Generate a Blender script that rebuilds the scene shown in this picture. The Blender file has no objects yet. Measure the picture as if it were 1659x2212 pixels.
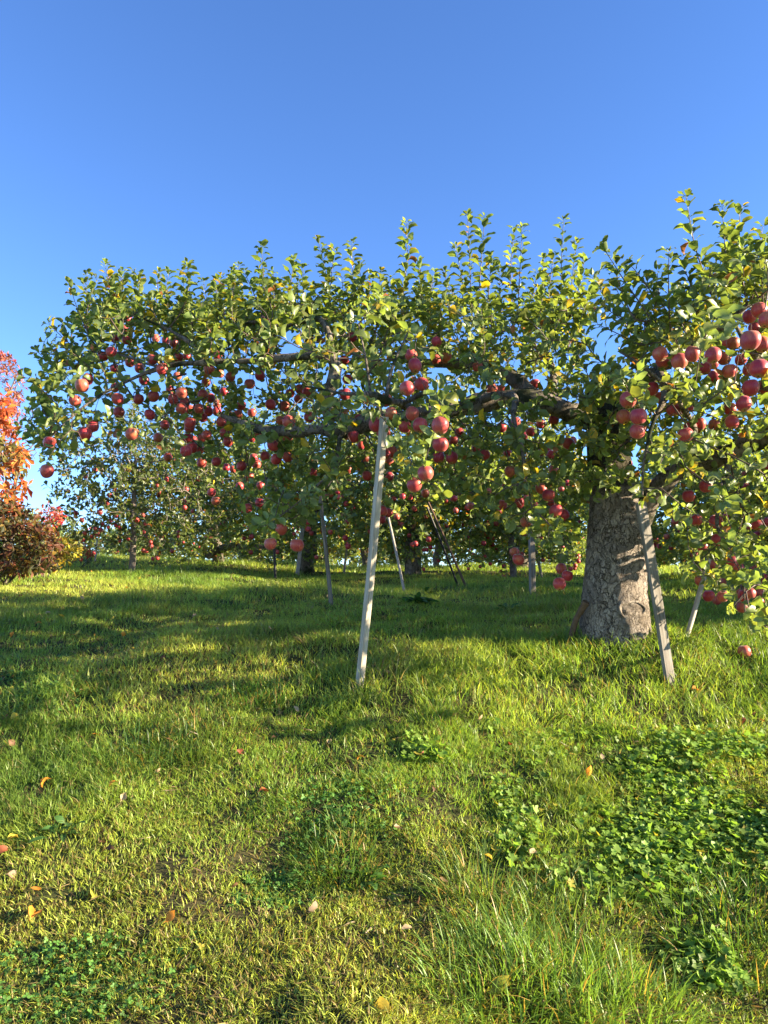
import bpy, math, random
import numpy as np
from mathutils import Vector, Matrix

# ------------------------------------------------------------------ camera, sky, sun
S = bpy.context.scene
COL = S.collection
PITCH = math.radians(6.0)
CAMZ = 1.5
cam_d = bpy.data.cameras.new("camera")
cam_d.sensor_fit = 'HORIZONTAL'
cam_d.sensor_width = 26.0
cam_d.lens = 26.0
cam_d.clip_start = 0.05
cam_d.clip_end = 5000
cam = bpy.data.objects.new("camera", cam_d)
COL.objects.link(cam)
cam.location = (0, 0, CAMZ)
cam.rotation_euler = (math.radians(90) + PITCH, 0, 0)
S.camera = cam

SUN_EL = math.radians(17)
SUN_AZ = math.radians(98)          # clockwise from the view direction (+Y), to the right
w = bpy.data.worlds.new("World")
S.world = w
w.use_nodes = True
nt = w.node_tree
sky = nt.nodes.new("ShaderNodeTexSky")
sky.sky_type = 'NISHITA'
sky.sun_disc = False
sky.sun_elevation = SUN_EL
sky.sun_rotation = SUN_AZ
sky.altitude = 1200
sky.air_density = 0.8
sky.dust_density = 0.0
sky.ozone_density = 3.0
bg = nt.nodes["Background"]
hs = nt.nodes.new('ShaderNodeHueSaturation'); hs.inputs['Saturation'].default_value = 1.12; hs.inputs['Hue'].default_value = 0.508
nt.links.new(sky.outputs[0], hs.inputs['Color'])
nt.links.new(hs.outputs[0], bg.inputs[0])
bg.inputs[1].default_value = 0.086
sd = bpy.data.lights.new("sun", 'SUN')
sd.energy = 5.0
sd.angle = math.radians(0.55)
sd.color = (1.0, 0.84, 0.60)
so = bpy.data.objects.new("sun", sd)
COL.objects.link(so)
sdir = Vector((math.sin(SUN_AZ) * math.cos(SUN_EL), math.cos(SUN_AZ) * math.cos(SUN_EL), math.sin(SUN_EL)))
so.rotation_euler = (-sdir).to_track_quat('-Z', 'Y').to_euler()
S.view_settings.view_transform = 'Standard'
S.view_settings.look = 'None'
S.view_settings.gamma = 1
S.view_settings.exposure = 2.3
S.cycles.max_bounces = 8
S.cycles.diffuse_bounces = 4
S.cycles.glossy_bounces = 2
S.cycles.transmission_bounces = 4

rng = np.random.default_rng(11)
random.seed(11)

# ------------------------------------------------------------------ picture <-> world helpers
# (u, v) are measured on the photograph scaled to 1659 x 2212; focal length = 1659 of those units
F = 1659.0
CP, SP = math.cos(PITCH), math.sin(PITCH)

def ray(u, v):
    a = (u - 829.5) / F
    b = (1106.0 - v) / F
    return np.array([a, CP - b * SP, SP + b * CP])

def P(u, v, y):
    d = ray(u, v)
    return np.array([0, 0, CAMZ]) + d * (y / d[1])

# smooth value noise
_perm = np.random.default_rng(3).random((256, 256))
def vnoise(x, y):
    x = np.asarray(x, float); y = np.asarray(y, float)
    xi = np.floor(x).astype(int); yi = np.floor(y).astype(int)
    fx = x - xi; fy = y - yi
    fx = fx * fx * (3 - 2 * fx); fy = fy * fy * (3 - 2 * fy)
    a = _perm[xi & 255, yi & 255]; b = _perm[(xi + 1) & 255, yi & 255]
    c = _perm[xi & 255, (yi + 1) & 255]; d = _perm[(xi + 1) & 255, (yi + 1) & 255]
    return (a * (1 - fx) + b * fx) * (1 - fy) + (c * (1 - fx) + d * fx) * fy - 0.5

PY = np.array([-60, -5, 0, 1.5, 2.5, 3.1, 3.8, 4.6, 5.4, 7.5, 9, 12, 15, 18, 21, 24, 30, 40, 60, 120, 400, 2000, 4000])
PZ = np.array([-10, -2.0, -1.5, -1.45, -1.29, -1.08, -.82, -.57, -.36, -.13, -.01, .16, .36, .565, .66, .55, -.1, -1.6, -4.5, -10, -22, -60, -90])
_fy = np.arange(-60, 60, 0.05)
_fz = np.interp(_fy, PY, PZ)
_k = np.exp(-0.5 * (np.arange(-30, 31) * 0.05 / 0.28) ** 2); _k /= _k.sum()
_fz = np.convolve(np.pad(_fz, 30, mode='edge'), _k, mode='valid')

def gz(x, y):
    x = np.asarray(x, float); y = np.asarray(y, float)
    z = np.where(y < 55, np.interp(y, _fy, _fz), np.interp(y, PY, PZ))
    lat = np.clip((y - 4) / 8, 0, 1) * np.exp(-np.clip(y - 25, 0, 99) / 15)
    z = z + lat * 0.042 * np.clip(-x - 1.0, 0, 12)
    near = np.clip(1 - (y - 20) / 15, 0, 1)
    z = z + near * (0.13 * vnoise(x * 0.9 + 7, y * 0.9) + 0.075 * vnoise(x * 2.6, y * 2.6 + 31) + 0.025 * vnoise(x * 6.5 + 4, y * 6.5))
    # little mound round the old trunk
    z = z + 0.07 * np.exp(-((x - 1.63) ** 2 + (y - 5.45) ** 2) / 0.22)
    return z + CAMZ

def ground_at(u, v):
    d = ray(u, v)
    y = 1.6
    while y < 60:
        p = np.array([0, 0, CAMZ]) + d * (y / d[1])
        if p[2] <= gz(p[0], p[1]):
            return np.array([p[0], p[1], float(gz(p[0], p[1]))])
        y += 0.02
    p = np.array([0, 0, CAMZ]) + d * (15 / d[1])
    return np.array([p[0], p[1], float(gz(p[0], p[1]))])

# ------------------------------------------------------------------ object helpers
def tag(o, label=None, cat=None, group=None, kind=None):
    if label: o['label'] = label
    if cat: o['category'] = cat
    if group: o['group'] = group
    if kind: o['kind'] = kind
    return o

def empty(name, loc, label, cat, group=None):
    o = bpy.data.objects.new(name, None)
    o.empty_display_size = 0.1
    COL.objects.link(o)
    o.location = tuple(float(a) for a in loc)
    return tag(o, label, cat, group)

def mesh_np(name, verts, faces, mat, color=None, smooth=True):
    """faces: (n,k) integer array"""
    me = bpy.data.meshes.new(name)
    verts = np.ascontiguousarray(verts, dtype=np.float32)
    n, k = faces.shape
    me.vertices.add(len(verts)); me.vertices.foreach_set("co", verts.ravel())
    me.loops.add(n * k); me.loops.foreach_set("vertex_index", faces.astype(np.int32).ravel())
    me.polygons.add(n)
    me.polygons.foreach_set("loop_start", np.arange(0, n * k, k, dtype=np.int32))
    me.polygons.foreach_set("loop_total", np.full(n, k, dtype=np.int32))
    me.polygons.foreach_set("use_smooth", np.full(n, smooth, dtype=bool))
    if color is not None:
        at = me.attributes.new("tint", 'FLOAT_COLOR', 'POINT')
        c = np.ones((len(verts), 4), np.float32); c[:, :3] = color
        at.data.foreach_set("color", c.ravel())
    me.update(calc_edges=True)
    me.materials.append(mat)
    return me

def link(name, me, parent=None, loc=None):
    o = bpy.data.objects.new(name, me)
    COL.objects.link(o)
    if parent is not None:
        o.parent = parent
    if loc is not None:
        o.location = tuple(float(a) for a in loc)
    return o

class Quads:
    """collects tubes / boxes of quads in one mesh"""
    def __init__(s): s.v = []; s.f = []; s.n = 0
    def add(s, v, f):
        s.v.append(np.asarray(v, float)); s.f.append(np.asarray(f, int) + s.n); s.n += len(v)
    def tube(s, pts, rad, sides=6, noise=0.0, nfreq=6.0, cap=True, seed=0.0):
        pts = np.asarray(pts, float); rad = np.asarray(rad, float); n = len(pts)
        t = np.gradient(pts, axis=0); t /= np.linalg.norm(t, axis=1)[:, None] + 1e-9
        ref = np.array([0.0, 1.0, 0.0]) if abs(t[0][1]) < 0.9 else np.array([1.0, 0, 0])
        a = np.cross(t[0], ref); a /= np.linalg.norm(a)
        out = []
        ang = np.arange(sides) * 2 * math.pi / sides
        for i in range(n):
            a = a - t[i] * np.dot(a, t[i]); a /= np.linalg.norm(a) + 1e-9
            b = np.cross(t[i], a)
            r = rad[i] * np.ones(sides)
            if noise:
                L = i / max(n - 1, 1) * nfreq
                r = r * (1 + noise * (2 * vnoise(ang * 1.3 + seed, L * np.ones(sides) + seed) * np.sin(ang / 2) ** 2 + 1.2 * vnoise(np.cos(ang) * 3 + 11 + seed, np.sin(ang) * 3 + L * 2.3)))
            out.append(pts[i] + np.outer(np.cos(ang) * r, a) + np.outer(np.sin(ang) * r, b))
        v = np.concatenate(out)
        i, j = np.meshgrid(np.arange(n - 1), np.arange(sides), indexing='ij')
        i = i.ravel(); j = j.ravel(); k = (j + 1) % sides
        f = np.stack([i * sides + j, i * sides + k, (i + 1) * sides + k, (i + 1) * sides + j], 1)
        s.add(v, f)
        if cap:
            for ring, flip in ((0, 1), (n - 1, 0)):
                idx = np.arange(sides) + ring * sides
                c = v[idx].mean(0)
                m = len(v)
                h = sides // 2
                q = []
                vv = np.vstack([v[idx], c[None]])
                for j in range(0, sides - 1, 2):
                    q.append([j, (j + 1) % sides, (j + 2) % sides, sides])
                s.add(vv, np.array(q))
    def box(s, lo, hi):
        x0, y0, z0 = lo; x1, y1, z1 = hi
        v = [(x0, y0, z0), (x1, y0, z0), (x1, y1, z0), (x0, y1, z0), (x0, y0, z1), (x1, y0, z1), (x1, y1, z1), (x0, y1, z1)]
        s.add(v, [[0, 3, 2, 1], [4, 5, 6, 7], [0, 1, 5, 4], [1, 2, 6, 5], [2, 3, 7, 6], [3, 0, 4, 7]])
    def build(s, name, mat, parent=None, loc=None, smooth=True):
        V = np.concatenate(s.v)
        if parent is not None and loc is None:
            V = V - np.array(parent.location)
        return link(name, mesh_np(name, V, np.concatenate(s.f), mat, smooth=smooth), parent, loc)

# ------------------------------------------------------------------ materials
def new_mat(name):
    m = bpy.data.materials.new(name); m.use_nodes = True
    n = m.node_tree; n.nodes.clear()
    out = n.nodes.new("ShaderNodeOutputMaterial")
    return m, n, out

def nd(n, t, **kw):
    x = n.nodes.new(t)
    for k, v in kw.items():
        if k in x.inputs: x.inputs[k].default_value = v
        else: setattr(x, k, v)
    return x

def ramp(n, stops):
    r = n.nodes.new("ShaderNodeValToRGB")
    e = r.color_ramp.elements
    while len(e) < len(stops): e.new(0.5)
    for i, (p, c) in enumerate(stops):
        e[i].position = p; e[i].color = (*c, 1)
    return r

def leaf_mat(name, rough=0.42, trans=0.42, spec=0.45, boost=(1.5, 1.55, 0.7)):
    m, n, out = new_mat(name)
    at = nd(n, "ShaderNodeAttribute", attribute_name="tint")
    tc = nd(n, "ShaderNodeTexCoord")
    nz = nd(n, "ShaderNodeTexNoise", Scale=45.0, Detail=2.0)
    n.links.new(tc.outputs['Object'], nz.inputs['Vector'])
    mr = nd(n, "ShaderNodeMapRange"); mr.inputs[3].default_value = 0.72; mr.inputs[4].default_value = 1.28
    n.links.new(nz.outputs[0], mr.inputs[0])
    vm = nd(n, "ShaderNodeVectorMath", operation='SCALE')
    n.links.new(at.outputs['Color'], vm.inputs[0]); n.links.new(mr.outputs[0], vm.inputs['Scale'])
    p = nd(n, "ShaderNodeBsdfPrincipled", Roughness=rough)
    p.inputs['Specular IOR Level'].default_value = spec
    n.links.new(vm.outputs[0], p.inputs['Base Color'])
    vb = nd(n, "ShaderNodeVectorMath", operation='MULTIPLY'); vb.inputs[1].default_value = boost
    n.links.new(vm.outputs[0], vb.inputs[0])
    tr = nd(n, "ShaderNodeBsdfTranslucent")
    n.links.new(vb.outputs[0], tr.inputs['Color'])
    mx = nd(n, "ShaderNodeMixShader"); mx.inputs[0].default_value = trans
    n.links.new(p.outputs[0], mx.inputs[1]); n.links.new(tr.outputs[0], mx.inputs[2])
    n.links.new(mx.outputs[0], out.inputs[0])
    return m

M_LEAF = leaf_mat("apple_leaf", 0.40, 0.45, 0.5, (1.6, 1.6, 0.6))
M_GRASS = leaf_mat("grass_blade", 0.42, 0.45, 0.4, (1.45, 1.4, 0.6))
M_COVER = leaf_mat("ground_cover_leaf", 0.5, 0.40, 0.25)
M_AUTUMN = leaf_mat("autumn_leaf", 0.55, 0.40, 0.25, (1.15, 1.1, 1.0))
M_FALLEN = leaf_mat("fallen_leaf", 0.6, 0.3, 0.3, (1.3, 1.2, 0.9))

def bark_mat(name, dark, mid, light, moss=(0.05, 0.06, 0.02), moss_amt=0.35, scale=9.0, bump=1.0, dist=0.02):
    m, n, out = new_mat(name)
    tc = nd(n, "ShaderNodeTexCoord")
    mp = nd(n, "ShaderNodeMapping"); mp.inputs['Scale'].default_value = (1, 1, 0.62)
    n.links.new(tc.outputs['Object'], mp.inputs[0])
    wz = nd(n, "ShaderNodeTexNoise", Scale=9.0, Detail=6.0, Roughness=0.65)
    n.links.new(mp.outputs[0], wz.inputs['Vector'])
    sc = nd(n, "ShaderNodeVectorMath", operation='SCALE'); sc.inputs['Scale'].default_value = 0.20
    n.links.new(wz.outputs['Color'], sc.inputs[0])
    ad = nd(n, "ShaderNodeVectorMath", operation='ADD')
    n.links.new(mp.outputs[0], ad.inputs[0]); n.links.new(sc.outputs[0], ad.inputs[1])
    vo = nd(n, "ShaderNodeTexVoronoi", Scale=scale * 1.6); vo.feature = 'DISTANCE_TO_EDGE'
    vc = nd(n, "ShaderNodeTexVoronoi", Scale=scale * 1.6)
    vo2 = nd(n, "ShaderNodeTexVoronoi", Scale=scale * 3.7); vo2.feature = 'DISTANCE_TO_EDGE'
    nf = nd(n, "ShaderNodeTexNoise", Scale=scale * 9, Detail=5.0, Roughness=0.7)
    for x in (vo, vc, vo2, nf): n.links.new(ad.outputs[0], x.inputs['Vector'])
    crack0 = ramp(n, [(0.0, (0.0, 0.0, 0.0)), (0.035, (.55, .55, .55)), (0.06, (1, 1, 1))])
    n.links.new(vo.outputs[0], crack0.inputs[0])
    gate = nd(n, "ShaderNodeTexNoise", Scale=11.0, Detail=2.0); n.links.new(tc.outputs['Object'], gate.inputs['Vector'])
    gr = ramp(n, [(0.52, (0, 0, 0)), (0.64, (.8, .8, .8))]); n.links.new(gate.outputs[0], gr.inputs[0])
    crack = nd(n, "ShaderNodeMath", operation='MAXIMUM'); n.links.new(crack0.outputs[0], crack.inputs[0]); n.links.new(gr.outputs[0], crack.inputs[1])
    crack2 = ramp(n, [(0.0, (0.35, 0.35, 0.35)), (0.07, (1, 1, 1))])
    n.links.new(vo2.outputs[0], crack2.inputs[0])
    pl = ramp(n, [(0.0, mid), (0.45, tuple(0.5 * (a + b) for a, b in zip(mid, light))), (1.0, light)])
    sep = nd(n, "ShaderNodeSeparateColor"); n.links.new(vc.outputs['Color'], sep.inputs[0])
    mixv = nd(n, "ShaderNodeMath", operation='MULTIPLY_ADD'); mixv.inputs[1].default_value = 0.6
    n.links.new(sep.outputs[0], mixv.inputs[0]); 
    nfs = nd(n, "ShaderNodeMath", operation='MULTIPLY'); nfs.inputs[1].default_value = 0.45
    n.links.new(nf.outputs[0], nfs.inputs[0]); n.links.new(nfs.outputs[0], mixv.inputs[2])
    n.links.new(mixv.outputs[0], pl.inputs[0])
    mx = nd(n, "ShaderNodeMix", data_type='RGBA')
    n.links.new(crack.outputs[0], mx.inputs[0]); mx.inputs[6].default_value = (*dark, 1)
    n.links.new(pl.outputs[0], mx.inputs[7])
    mm = nd(n, "ShaderNodeTexNoise", Scale=3.2, Detail=5.0, Roughness=0.65); n.links.new(tc.outputs['Object'], mm.inputs['Vector'])
    mr = ramp(n, [(0.62 - moss_amt * 0.3, (0, 0, 0)), (0.74 - moss_amt * 0.3, (1, 1, 1))]); n.links.new(mm.outputs[0], mr.inputs[0])
    mx2 = nd(n, "ShaderNodeMix", data_type='RGBA'); n.links.new(mr.outputs[0], mx2.inputs[0])
    n.links.new(mx.outputs[2], mx2.inputs[6]); mx2.inputs[7].default_value = (*moss, 1)
    res = mx2.outputs[2]
    if name == "old_bark":      # rough blackened bark with lichen above the fork
        sz = nd(n, "ShaderNodeSeparateXYZ"); n.links.new(tc.outputs['Object'], sz.inputs[0])
        aa_ = nd(n, "ShaderNodeMath", operation='MULTIPLY_ADD'); aa_.inputs[1].default_value = 0.8
        n.links.new(mm.outputs[0], aa_.inputs[0]); n.links.new(sz.outputs[2], aa_.inputs[2])
        rz_ = nd(n, "ShaderNodeMapRange"); rz_.inputs[1].default_value = 1.38; rz_.inputs[2].default_value = 1.50
        n.links.new(aa_.outputs[0], rz_.inputs[0])
        fl = ramp(n, [(0.35, (0.030, 0.024, 0.016)), (0.6, (0.085, 0.075, 0.045)), (0.75, (0.33, 0.31, 0.26))]); n.links.new(nf.outputs[0], fl.inputs[0])
        m4 = nd(n, "ShaderNodeMix", data_type='RGBA'); n.links.new(rz_.outputs[0], m4.inputs[0]); n.links.new(res, m4.inputs[6]); n.links.new(fl.outputs[0], m4.inputs[7])
        res = m4.outputs[2]
    p = nd(n, "ShaderNodeBsdfPrincipled", Roughness=0.9); p.inputs['Specular IOR Level'].default_value = 0.15
    n.links.new(res, p.inputs['Base Color'])
    hm = nd(n, "ShaderNodeMath", operation='MULTIPLY'); n.links.new(crack.outputs[0], hm.inputs[0]); n.links.new(crack2.outputs[0], hm.inputs[1])
    hs = nd(n, "ShaderNodeMath", operation='MULTIPLY_ADD'); hs.inputs[1].default_value = 0.5
    n.links.new(sep.outputs[1], hs.inputs[0]); n.links.new(hm.outputs[0], hs.inputs[2])
    ha = nd(n, "ShaderNodeMath", operation='MULTIPLY_ADD'); ha.inputs[1].default_value = 0.4
    n.links.new(nf.outputs[0], ha.inputs[0]); n.links.new(hs.outputs[0], ha.inputs[2])
    bp = nd(n, "ShaderNodeBump", Strength=bump, Distance=dist); n.links.new(ha.outputs[0], bp.inputs['Height'])
    n.links.new(bp.outputs[0], p.inputs['Normal'])
    n.links.new(p.outputs[0], out.inputs[0])
    return m

M_BARK = bark_mat("old_bark", (0.035, 0.026, 0.02), (0.19, 0.15, 0.12), (0.42, 0.36, 0.30), moss=(0.09, 0.07, 0.045), moss_amt=0.2, scale=13)
M_BARKB = bark_mat("limb_bark", (0.03, 0.024, 0.018), (0.10, 0.08, 0.06), (0.26, 0.22, 0.18), moss=(0.035, 0.04, 0.018), moss_amt=0.45, scale=11, bump=0.7, dist=0.012)
M_SMOOTH = bark_mat("young_bark", (0.06, 0.05, 0.04), (0.14, 0.11, 0.09), (0.26, 0.22, 0.19), moss_amt=0.1, scale=14, bump=0.3, dist=0.005)

def simple(name, col, rough=0.8, spec=0.3, var=0.3, scale=30.0):
    m, n, out = new_mat(name)
    tc = nd(n, "ShaderNodeTexCoord")
    nz = nd(n, "ShaderNodeTexNoise", Scale=scale, Detail=4.0); n.links.new(tc.outputs['Object'], nz.inputs['Vector'])
    r = ramp(n, [(0.25, tuple(c * (1 - var) for c in col)), (0.75, tuple(min(1, c * (1 + var)) for c in col))])
    n.links.new(nz.outputs[0], r.inputs[0])
    p = nd(n, "ShaderNodeBsdfPrincipled", Roughness=rough); p.inputs['Specular IOR Level'].default_value = spec
    n.links.new(r.outputs[0], p.inputs['Base Color'])
    n.links.new(p.outputs[0], out.inputs[0])
    return m

M_TWIG = simple("twig_bark", (0.085, 0.055, 0.045), 0.6, 0.35)
M_STALK = simple("apple_stalk", (0.12, 0.09, 0.035), 0.7)
M_BLACK = simple("black_pole", (0.012, 0.011, 0.010), 0.55, 0.4)
M_WHITEPOLE = simple("pale_pole", (0.30, 0.265, 0.22), 0.6, 0.3, 0.15)
M_SHAG = simple("dead_wood", (0.11, 0.07, 0.045), 0.9, 0.2)
M_CABLE = simple("cable", (0.03, 0.03, 0.035), 0.6)

def wood_mat(name, a, b, c, scale=1.0, knots=True):
    m, n, out = new_mat(name)
    tc = nd(n, "ShaderNodeTexCoord")
    mp = nd(n, "ShaderNodeMapping"); mp.inputs['Scale'].default_value = (40 * scale, 40 * scale, 1.6 * scale)
    n.links.new(tc.outputs['Object'], mp.inputs[0])
    wz = nd(n, "ShaderNodeTexNoise", Scale=0.5, Detail=2.0); n.links.new(mp.outputs[0], wz.inputs['Vector'])
    nz = nd(n, "ShaderNodeTexNoise", Scale=2.0, Detail=6.0, Roughness=0.65, Distortion=1.2); n.links.new(mp.outputs[0], nz.inputs['Vector'])
    r = ramp(n, [(0.28, a), (0.5, b), (0.72, c)]); n.links.new(nz.outputs[0], r.inputs[0])
    st = nd(n, "ShaderNodeTexNoise", Scale=3.0, Detail=3.0); n.links.new(tc.outputs['Object'], st.inputs['Vector'])
    sr = ramp(n, [(0.35, (0.72, 0.70, 0.66)), (0.65, (1, 1, 1))]); n.links.new(st.outputs[0], sr.inputs[0])
    mx = nd(n, "ShaderNodeMix", data_type='RGBA', blend_type='MULTIPLY'); mx.inputs[0].default_value = 1.0
    n.links.new(r.outputs[0], mx.inputs[6]); n.links.new(sr.outputs[0], mx.inputs[7])
    p = nd(n, "ShaderNodeBsdfPrincipled", Roughness=0.8); p.inputs['Specular IOR Level'].default_value = 0.25
    n.links.new(mx.outputs[2], p.inputs['Base Color'])
    bp = nd(n, "ShaderNodeBump", Strength=0.5, Distance=0.003); n.links.new(nz.outputs[0], bp.inputs['Height'])
    n.links.new(bp.outputs[0], p.inputs['Normal'])
    n.links.new(p.outputs[0], out.inputs[0])
    return m

M_PALEWOOD = wood_mat("pale_post_wood", (0.20, 0.17, 0.13), (0.42, 0.38, 0.31), (0.56, 0.52, 0.44))
M_GREYWOOD = wood_mat("weathered_board", (0.07, 0.06, 0.05), (0.20, 0.18, 0.155), (0.36, 0.33, 0.30), 0.8)

def apple_mat():
    m, n, out = new_mat("apple_skin")
    tc = nd(n, "ShaderNodeTexCoord"); oi = nd(n, "ShaderNodeObjectInfo")
    sx = nd(n, "ShaderNodeSeparateXYZ"); n.links.new(tc.outputs['Object'], sx.inputs[0])
    # streaks: noise on the meridian angle
    at = nd(n, "ShaderNodeMath", operation='ARCTAN2'); n.links.new(sx.outputs[0], at.inputs[0]); n.links.new(sx.outputs[1], at.inputs[1])
    cx = nd(n, "ShaderNodeCombineXYZ"); n.links.new(at.outputs[0], cx.inputs[0])
    zz = nd(n, "ShaderNodeMath", operation='MULTIPLY'); zz.inputs[1].default_value = 6.0; n.links.new(sx.outputs[2], zz.inputs[0])
    n.links.new(zz.outputs[0], cx.inputs[1])
    rz = nd(n, "ShaderNodeMath", operation='MULTIPLY'); rz.inputs[1].default_value = 50; n.links.new(oi.outputs['Random'], rz.inputs[0]); n.links.new(rz.outputs[0], cx.inputs[2])
    st = nd(n, "ShaderNodeTexNoise", Scale=7.0, Detail=4.0, Roughness=0.7); n.links.new(cx.outputs[0], st.inputs['Vector'])
    # large blush: ripened side
    vv = nd(n, "ShaderNodeVectorMath", operation='ADD'); n.links.new(tc.outputs['Object'], vv.inputs[0]); n.links.new(rz.outputs[0], vv.inputs[1])
    bl = nd(n, "ShaderNodeTexNoise", Scale=14.0, Detail=2.0); n.links.new(vv.outputs[0], bl.inputs['Vector'])
    am = nd(n, "ShaderNodeMath", operation='MULTIPLY_ADD'); am.inputs[1].default_value = 0.42
    n.links.new(st.outputs[0], am.inputs[0])
    b2 = nd(n, "ShaderNodeMath", operation='MULTIPLY'); b2.inputs[1].default_value = 0.42; n.links.new(bl.outputs[0], b2.inputs[0]); n.links.new(b2.outputs[0], am.inputs[2])
    o2 = nd(n, "ShaderNodeMath", operation='MULTIPLY_ADD'); o2.inputs[1].default_value = 0.16; n.links.new(oi.outputs['Random'], o2.inputs[0]); n.links.new(am.outputs[0], o2.inputs[2])
    r = ramp(n, [(0.30, (0.26, 0.011, 0.024)), (0.46, (0.36, 0.024, 0.036)), (0.57, (0.42, 0.075, 0.044)), (0.73, (0.45, 0.20, 0.065))])
    n.links.new(o2.outputs[0], r.inputs[0])
    # yellow green round the calyx and the stalk
    d = nd(n, "ShaderNodeMath", operation='ABSOLUTE'); n.links.new(sx.outputs[2], d.inputs[0])
    ln = nd(n, "ShaderNodeVectorMath", operation='LENGTH')
    c2 = nd(n, "ShaderNodeCombineXYZ"); n.links.new(sx.outputs[0], c2.inputs[0]); n.links.new(sx.outputs[1], c2.inputs[1]); n.links.new(c2.outputs[0], ln.inputs[0])
    cr = ramp(n, [(0.05, (1, 1, 1)), (0.30, (0, 0, 0))])
    ms = nd(n, "ShaderNodeMath", operation='MULTIPLY'); ms.inputs[1].default_value = 12.0; n.links.new(ln.outputs['Value'], ms.inputs[0]); n.links.new(ms.outputs[0], cr.inputs[0])
    mm = nd(n, "ShaderNodeMath", operation='MULTIPLY'); mm.inputs[1].default_value = 0.75; n.links.new(cr.outputs[0], mm.inputs[0])
    mx = nd(n, "ShaderNodeMix", data_type='RGBA'); n.links.new(mm.outputs[0], mx.inputs[0]); n.links.new(r.outputs[0], mx.inputs[6]); mx.inputs[7].default_value = (0.34, 0.24, 0.05, 1)
    # lenticels
    le = nd(n, "ShaderNodeTexVoronoi", Scale=260.0); n.links.new(tc.outputs['Object'], le.inputs['Vector'])
    lr = ramp(n, [(0.10, (1, 1, 1)), (0.2, (0, 0, 0))]); n.links.new(le.outputs[0], lr.inputs[0])
    lm = nd(n, "ShaderNodeMath", operation='MULTIPLY'); lm.inputs[1].default_value = 0.3; n.links.new(lr.outputs[0], lm.inputs[0])
    m3 = nd(n, "ShaderNodeMix", data_type='RGBA'); n.links.new(lm.outputs[0], m3.inputs[0]); n.links.new(mx.outputs[2], m3.inputs[6]); m3.inputs[7].default_value = (0.6, 0.4, 0.2, 1)
    p = nd(n, "ShaderNodeBsdfPrincipled", Roughness=0.42); p.inputs['Specular IOR Level'].default_value = 0.4
    p.inputs['Sheen Weight'].default_value = 0.15
    n.links.new(m3.outputs[2], p.inputs['Base Color'])
    n.links.new(p.outputs[0], out.inputs[0])
    return m
M_APPLE = apple_mat()
M_CALYX = simple("apple_calyx", (0.05, 0.035, 0.015), 0.9)

def ground_mat():
    m, n, out = new_mat("turf_soil")
    tc = nd(n, "ShaderNodeTexCoord")
    a = nd(n, "ShaderNodeTexNoise", Scale=1.6, Detail=5.0); b = nd(n, "ShaderNodeTexNoise", Scale=38.0, Detail=6.0, Roughness=0.7)
    for x in (a, b): n.links.new(tc.outputs['Object'], x.inputs['Vector'])
    r1 = ramp(n, [(0.3, (0.035, 0.024, 0.014)), (0.7, (0.10, 0.075, 0.04))]); n.links.new(b.outputs[0], r1.inputs[0])
    r2 = ramp(n, [(0.3, (0.028, 0.045, 0.012)), (0.7, (0.07, 0.085, 0.022))]); n.links.new(b.outputs[0], r2.inputs[0])
    f = ramp(n, [(0.42, (0.35, 0.35, 0.35)), (0.6, (0.9, 0.9, 0.9))]); n.links.new(a.outputs[0], f.inputs[0])
    mx = nd(n, "ShaderNodeMix", data_type='RGBA'); n.links.new(f.outputs[0], mx.inputs[0]); n.links.new(r1.outputs[0], mx.inputs[6]); n.links.new(r2.outputs[0], mx.inputs[7])
    p = nd(n, "ShaderNodeBsdfPrincipled", Roughness=0.95); p.inputs['Specular IOR Level'].default_value = 0.1
    n.links.new(mx.outputs[2], p.inputs['Base Color'])
    bp = nd(n, "ShaderNodeBump", Strength=0.8, Distance=0.02); n.links.new(b.outputs[0], bp.inputs['Height']); n.links.new(bp.outputs[0], p.inputs['Normal'])
    n.links.new(p.outputs[0], out.inputs[0])
    return m
M_GROUND = ground_mat()

# ------------------------------------------------------------------ ground (one sheet to the horizon)
def build_ground():
    def axis(lo, hi, fine_lo, fine_hi, fs, grow=1.16):
        a = list(np.arange(fine_lo, fine_hi, fs))
        s = fs; x = a[-1]
        while x < hi: s *= grow; x += s; a.append(x)
        s = fs; x = a[0]; pre = []
        while x > lo: s *= grow; x -= s; pre.append(x)
        return np.array(pre[::-1] + a)
    xs = axis(-3500, 3500, -14, 14, 0.09); ys = axis(-60, 3800, -1, 26, 0.09)
    X, Y = np.meshgrid(xs, ys, indexing='ij')
    Z = gz(X, Y)
    v = np.stack([X, Y, Z], -1).reshape(-1, 3)
    nx, ny = len(xs), len(ys)
    i, j = np.meshgrid(np.arange(nx - 1), np.arange(ny - 1), indexing='ij'); i = i.ravel(); j = j.ravel()
    f = np.stack([i * ny + j, (i + 1) * ny + j, (i + 1) * ny + j + 1, i * ny + j + 1], 1)
    tag(link("ground", mesh_np("ground", v, f, M_GROUND)), kind='structure')
build_ground()

# ------------------------------------------------------------------ leaves
def norm(a):
    return a / (np.linalg.norm(a, axis=-1, keepdims=True) + 1e-9)

ROWS_FULL = [(0.0, 0.03), (0.22, 0.36), (0.5, 0.50), (0.8, 0.30)]
ROWS_LOW = [(0.05, 0.12), (0.5, 0.5)]

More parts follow.
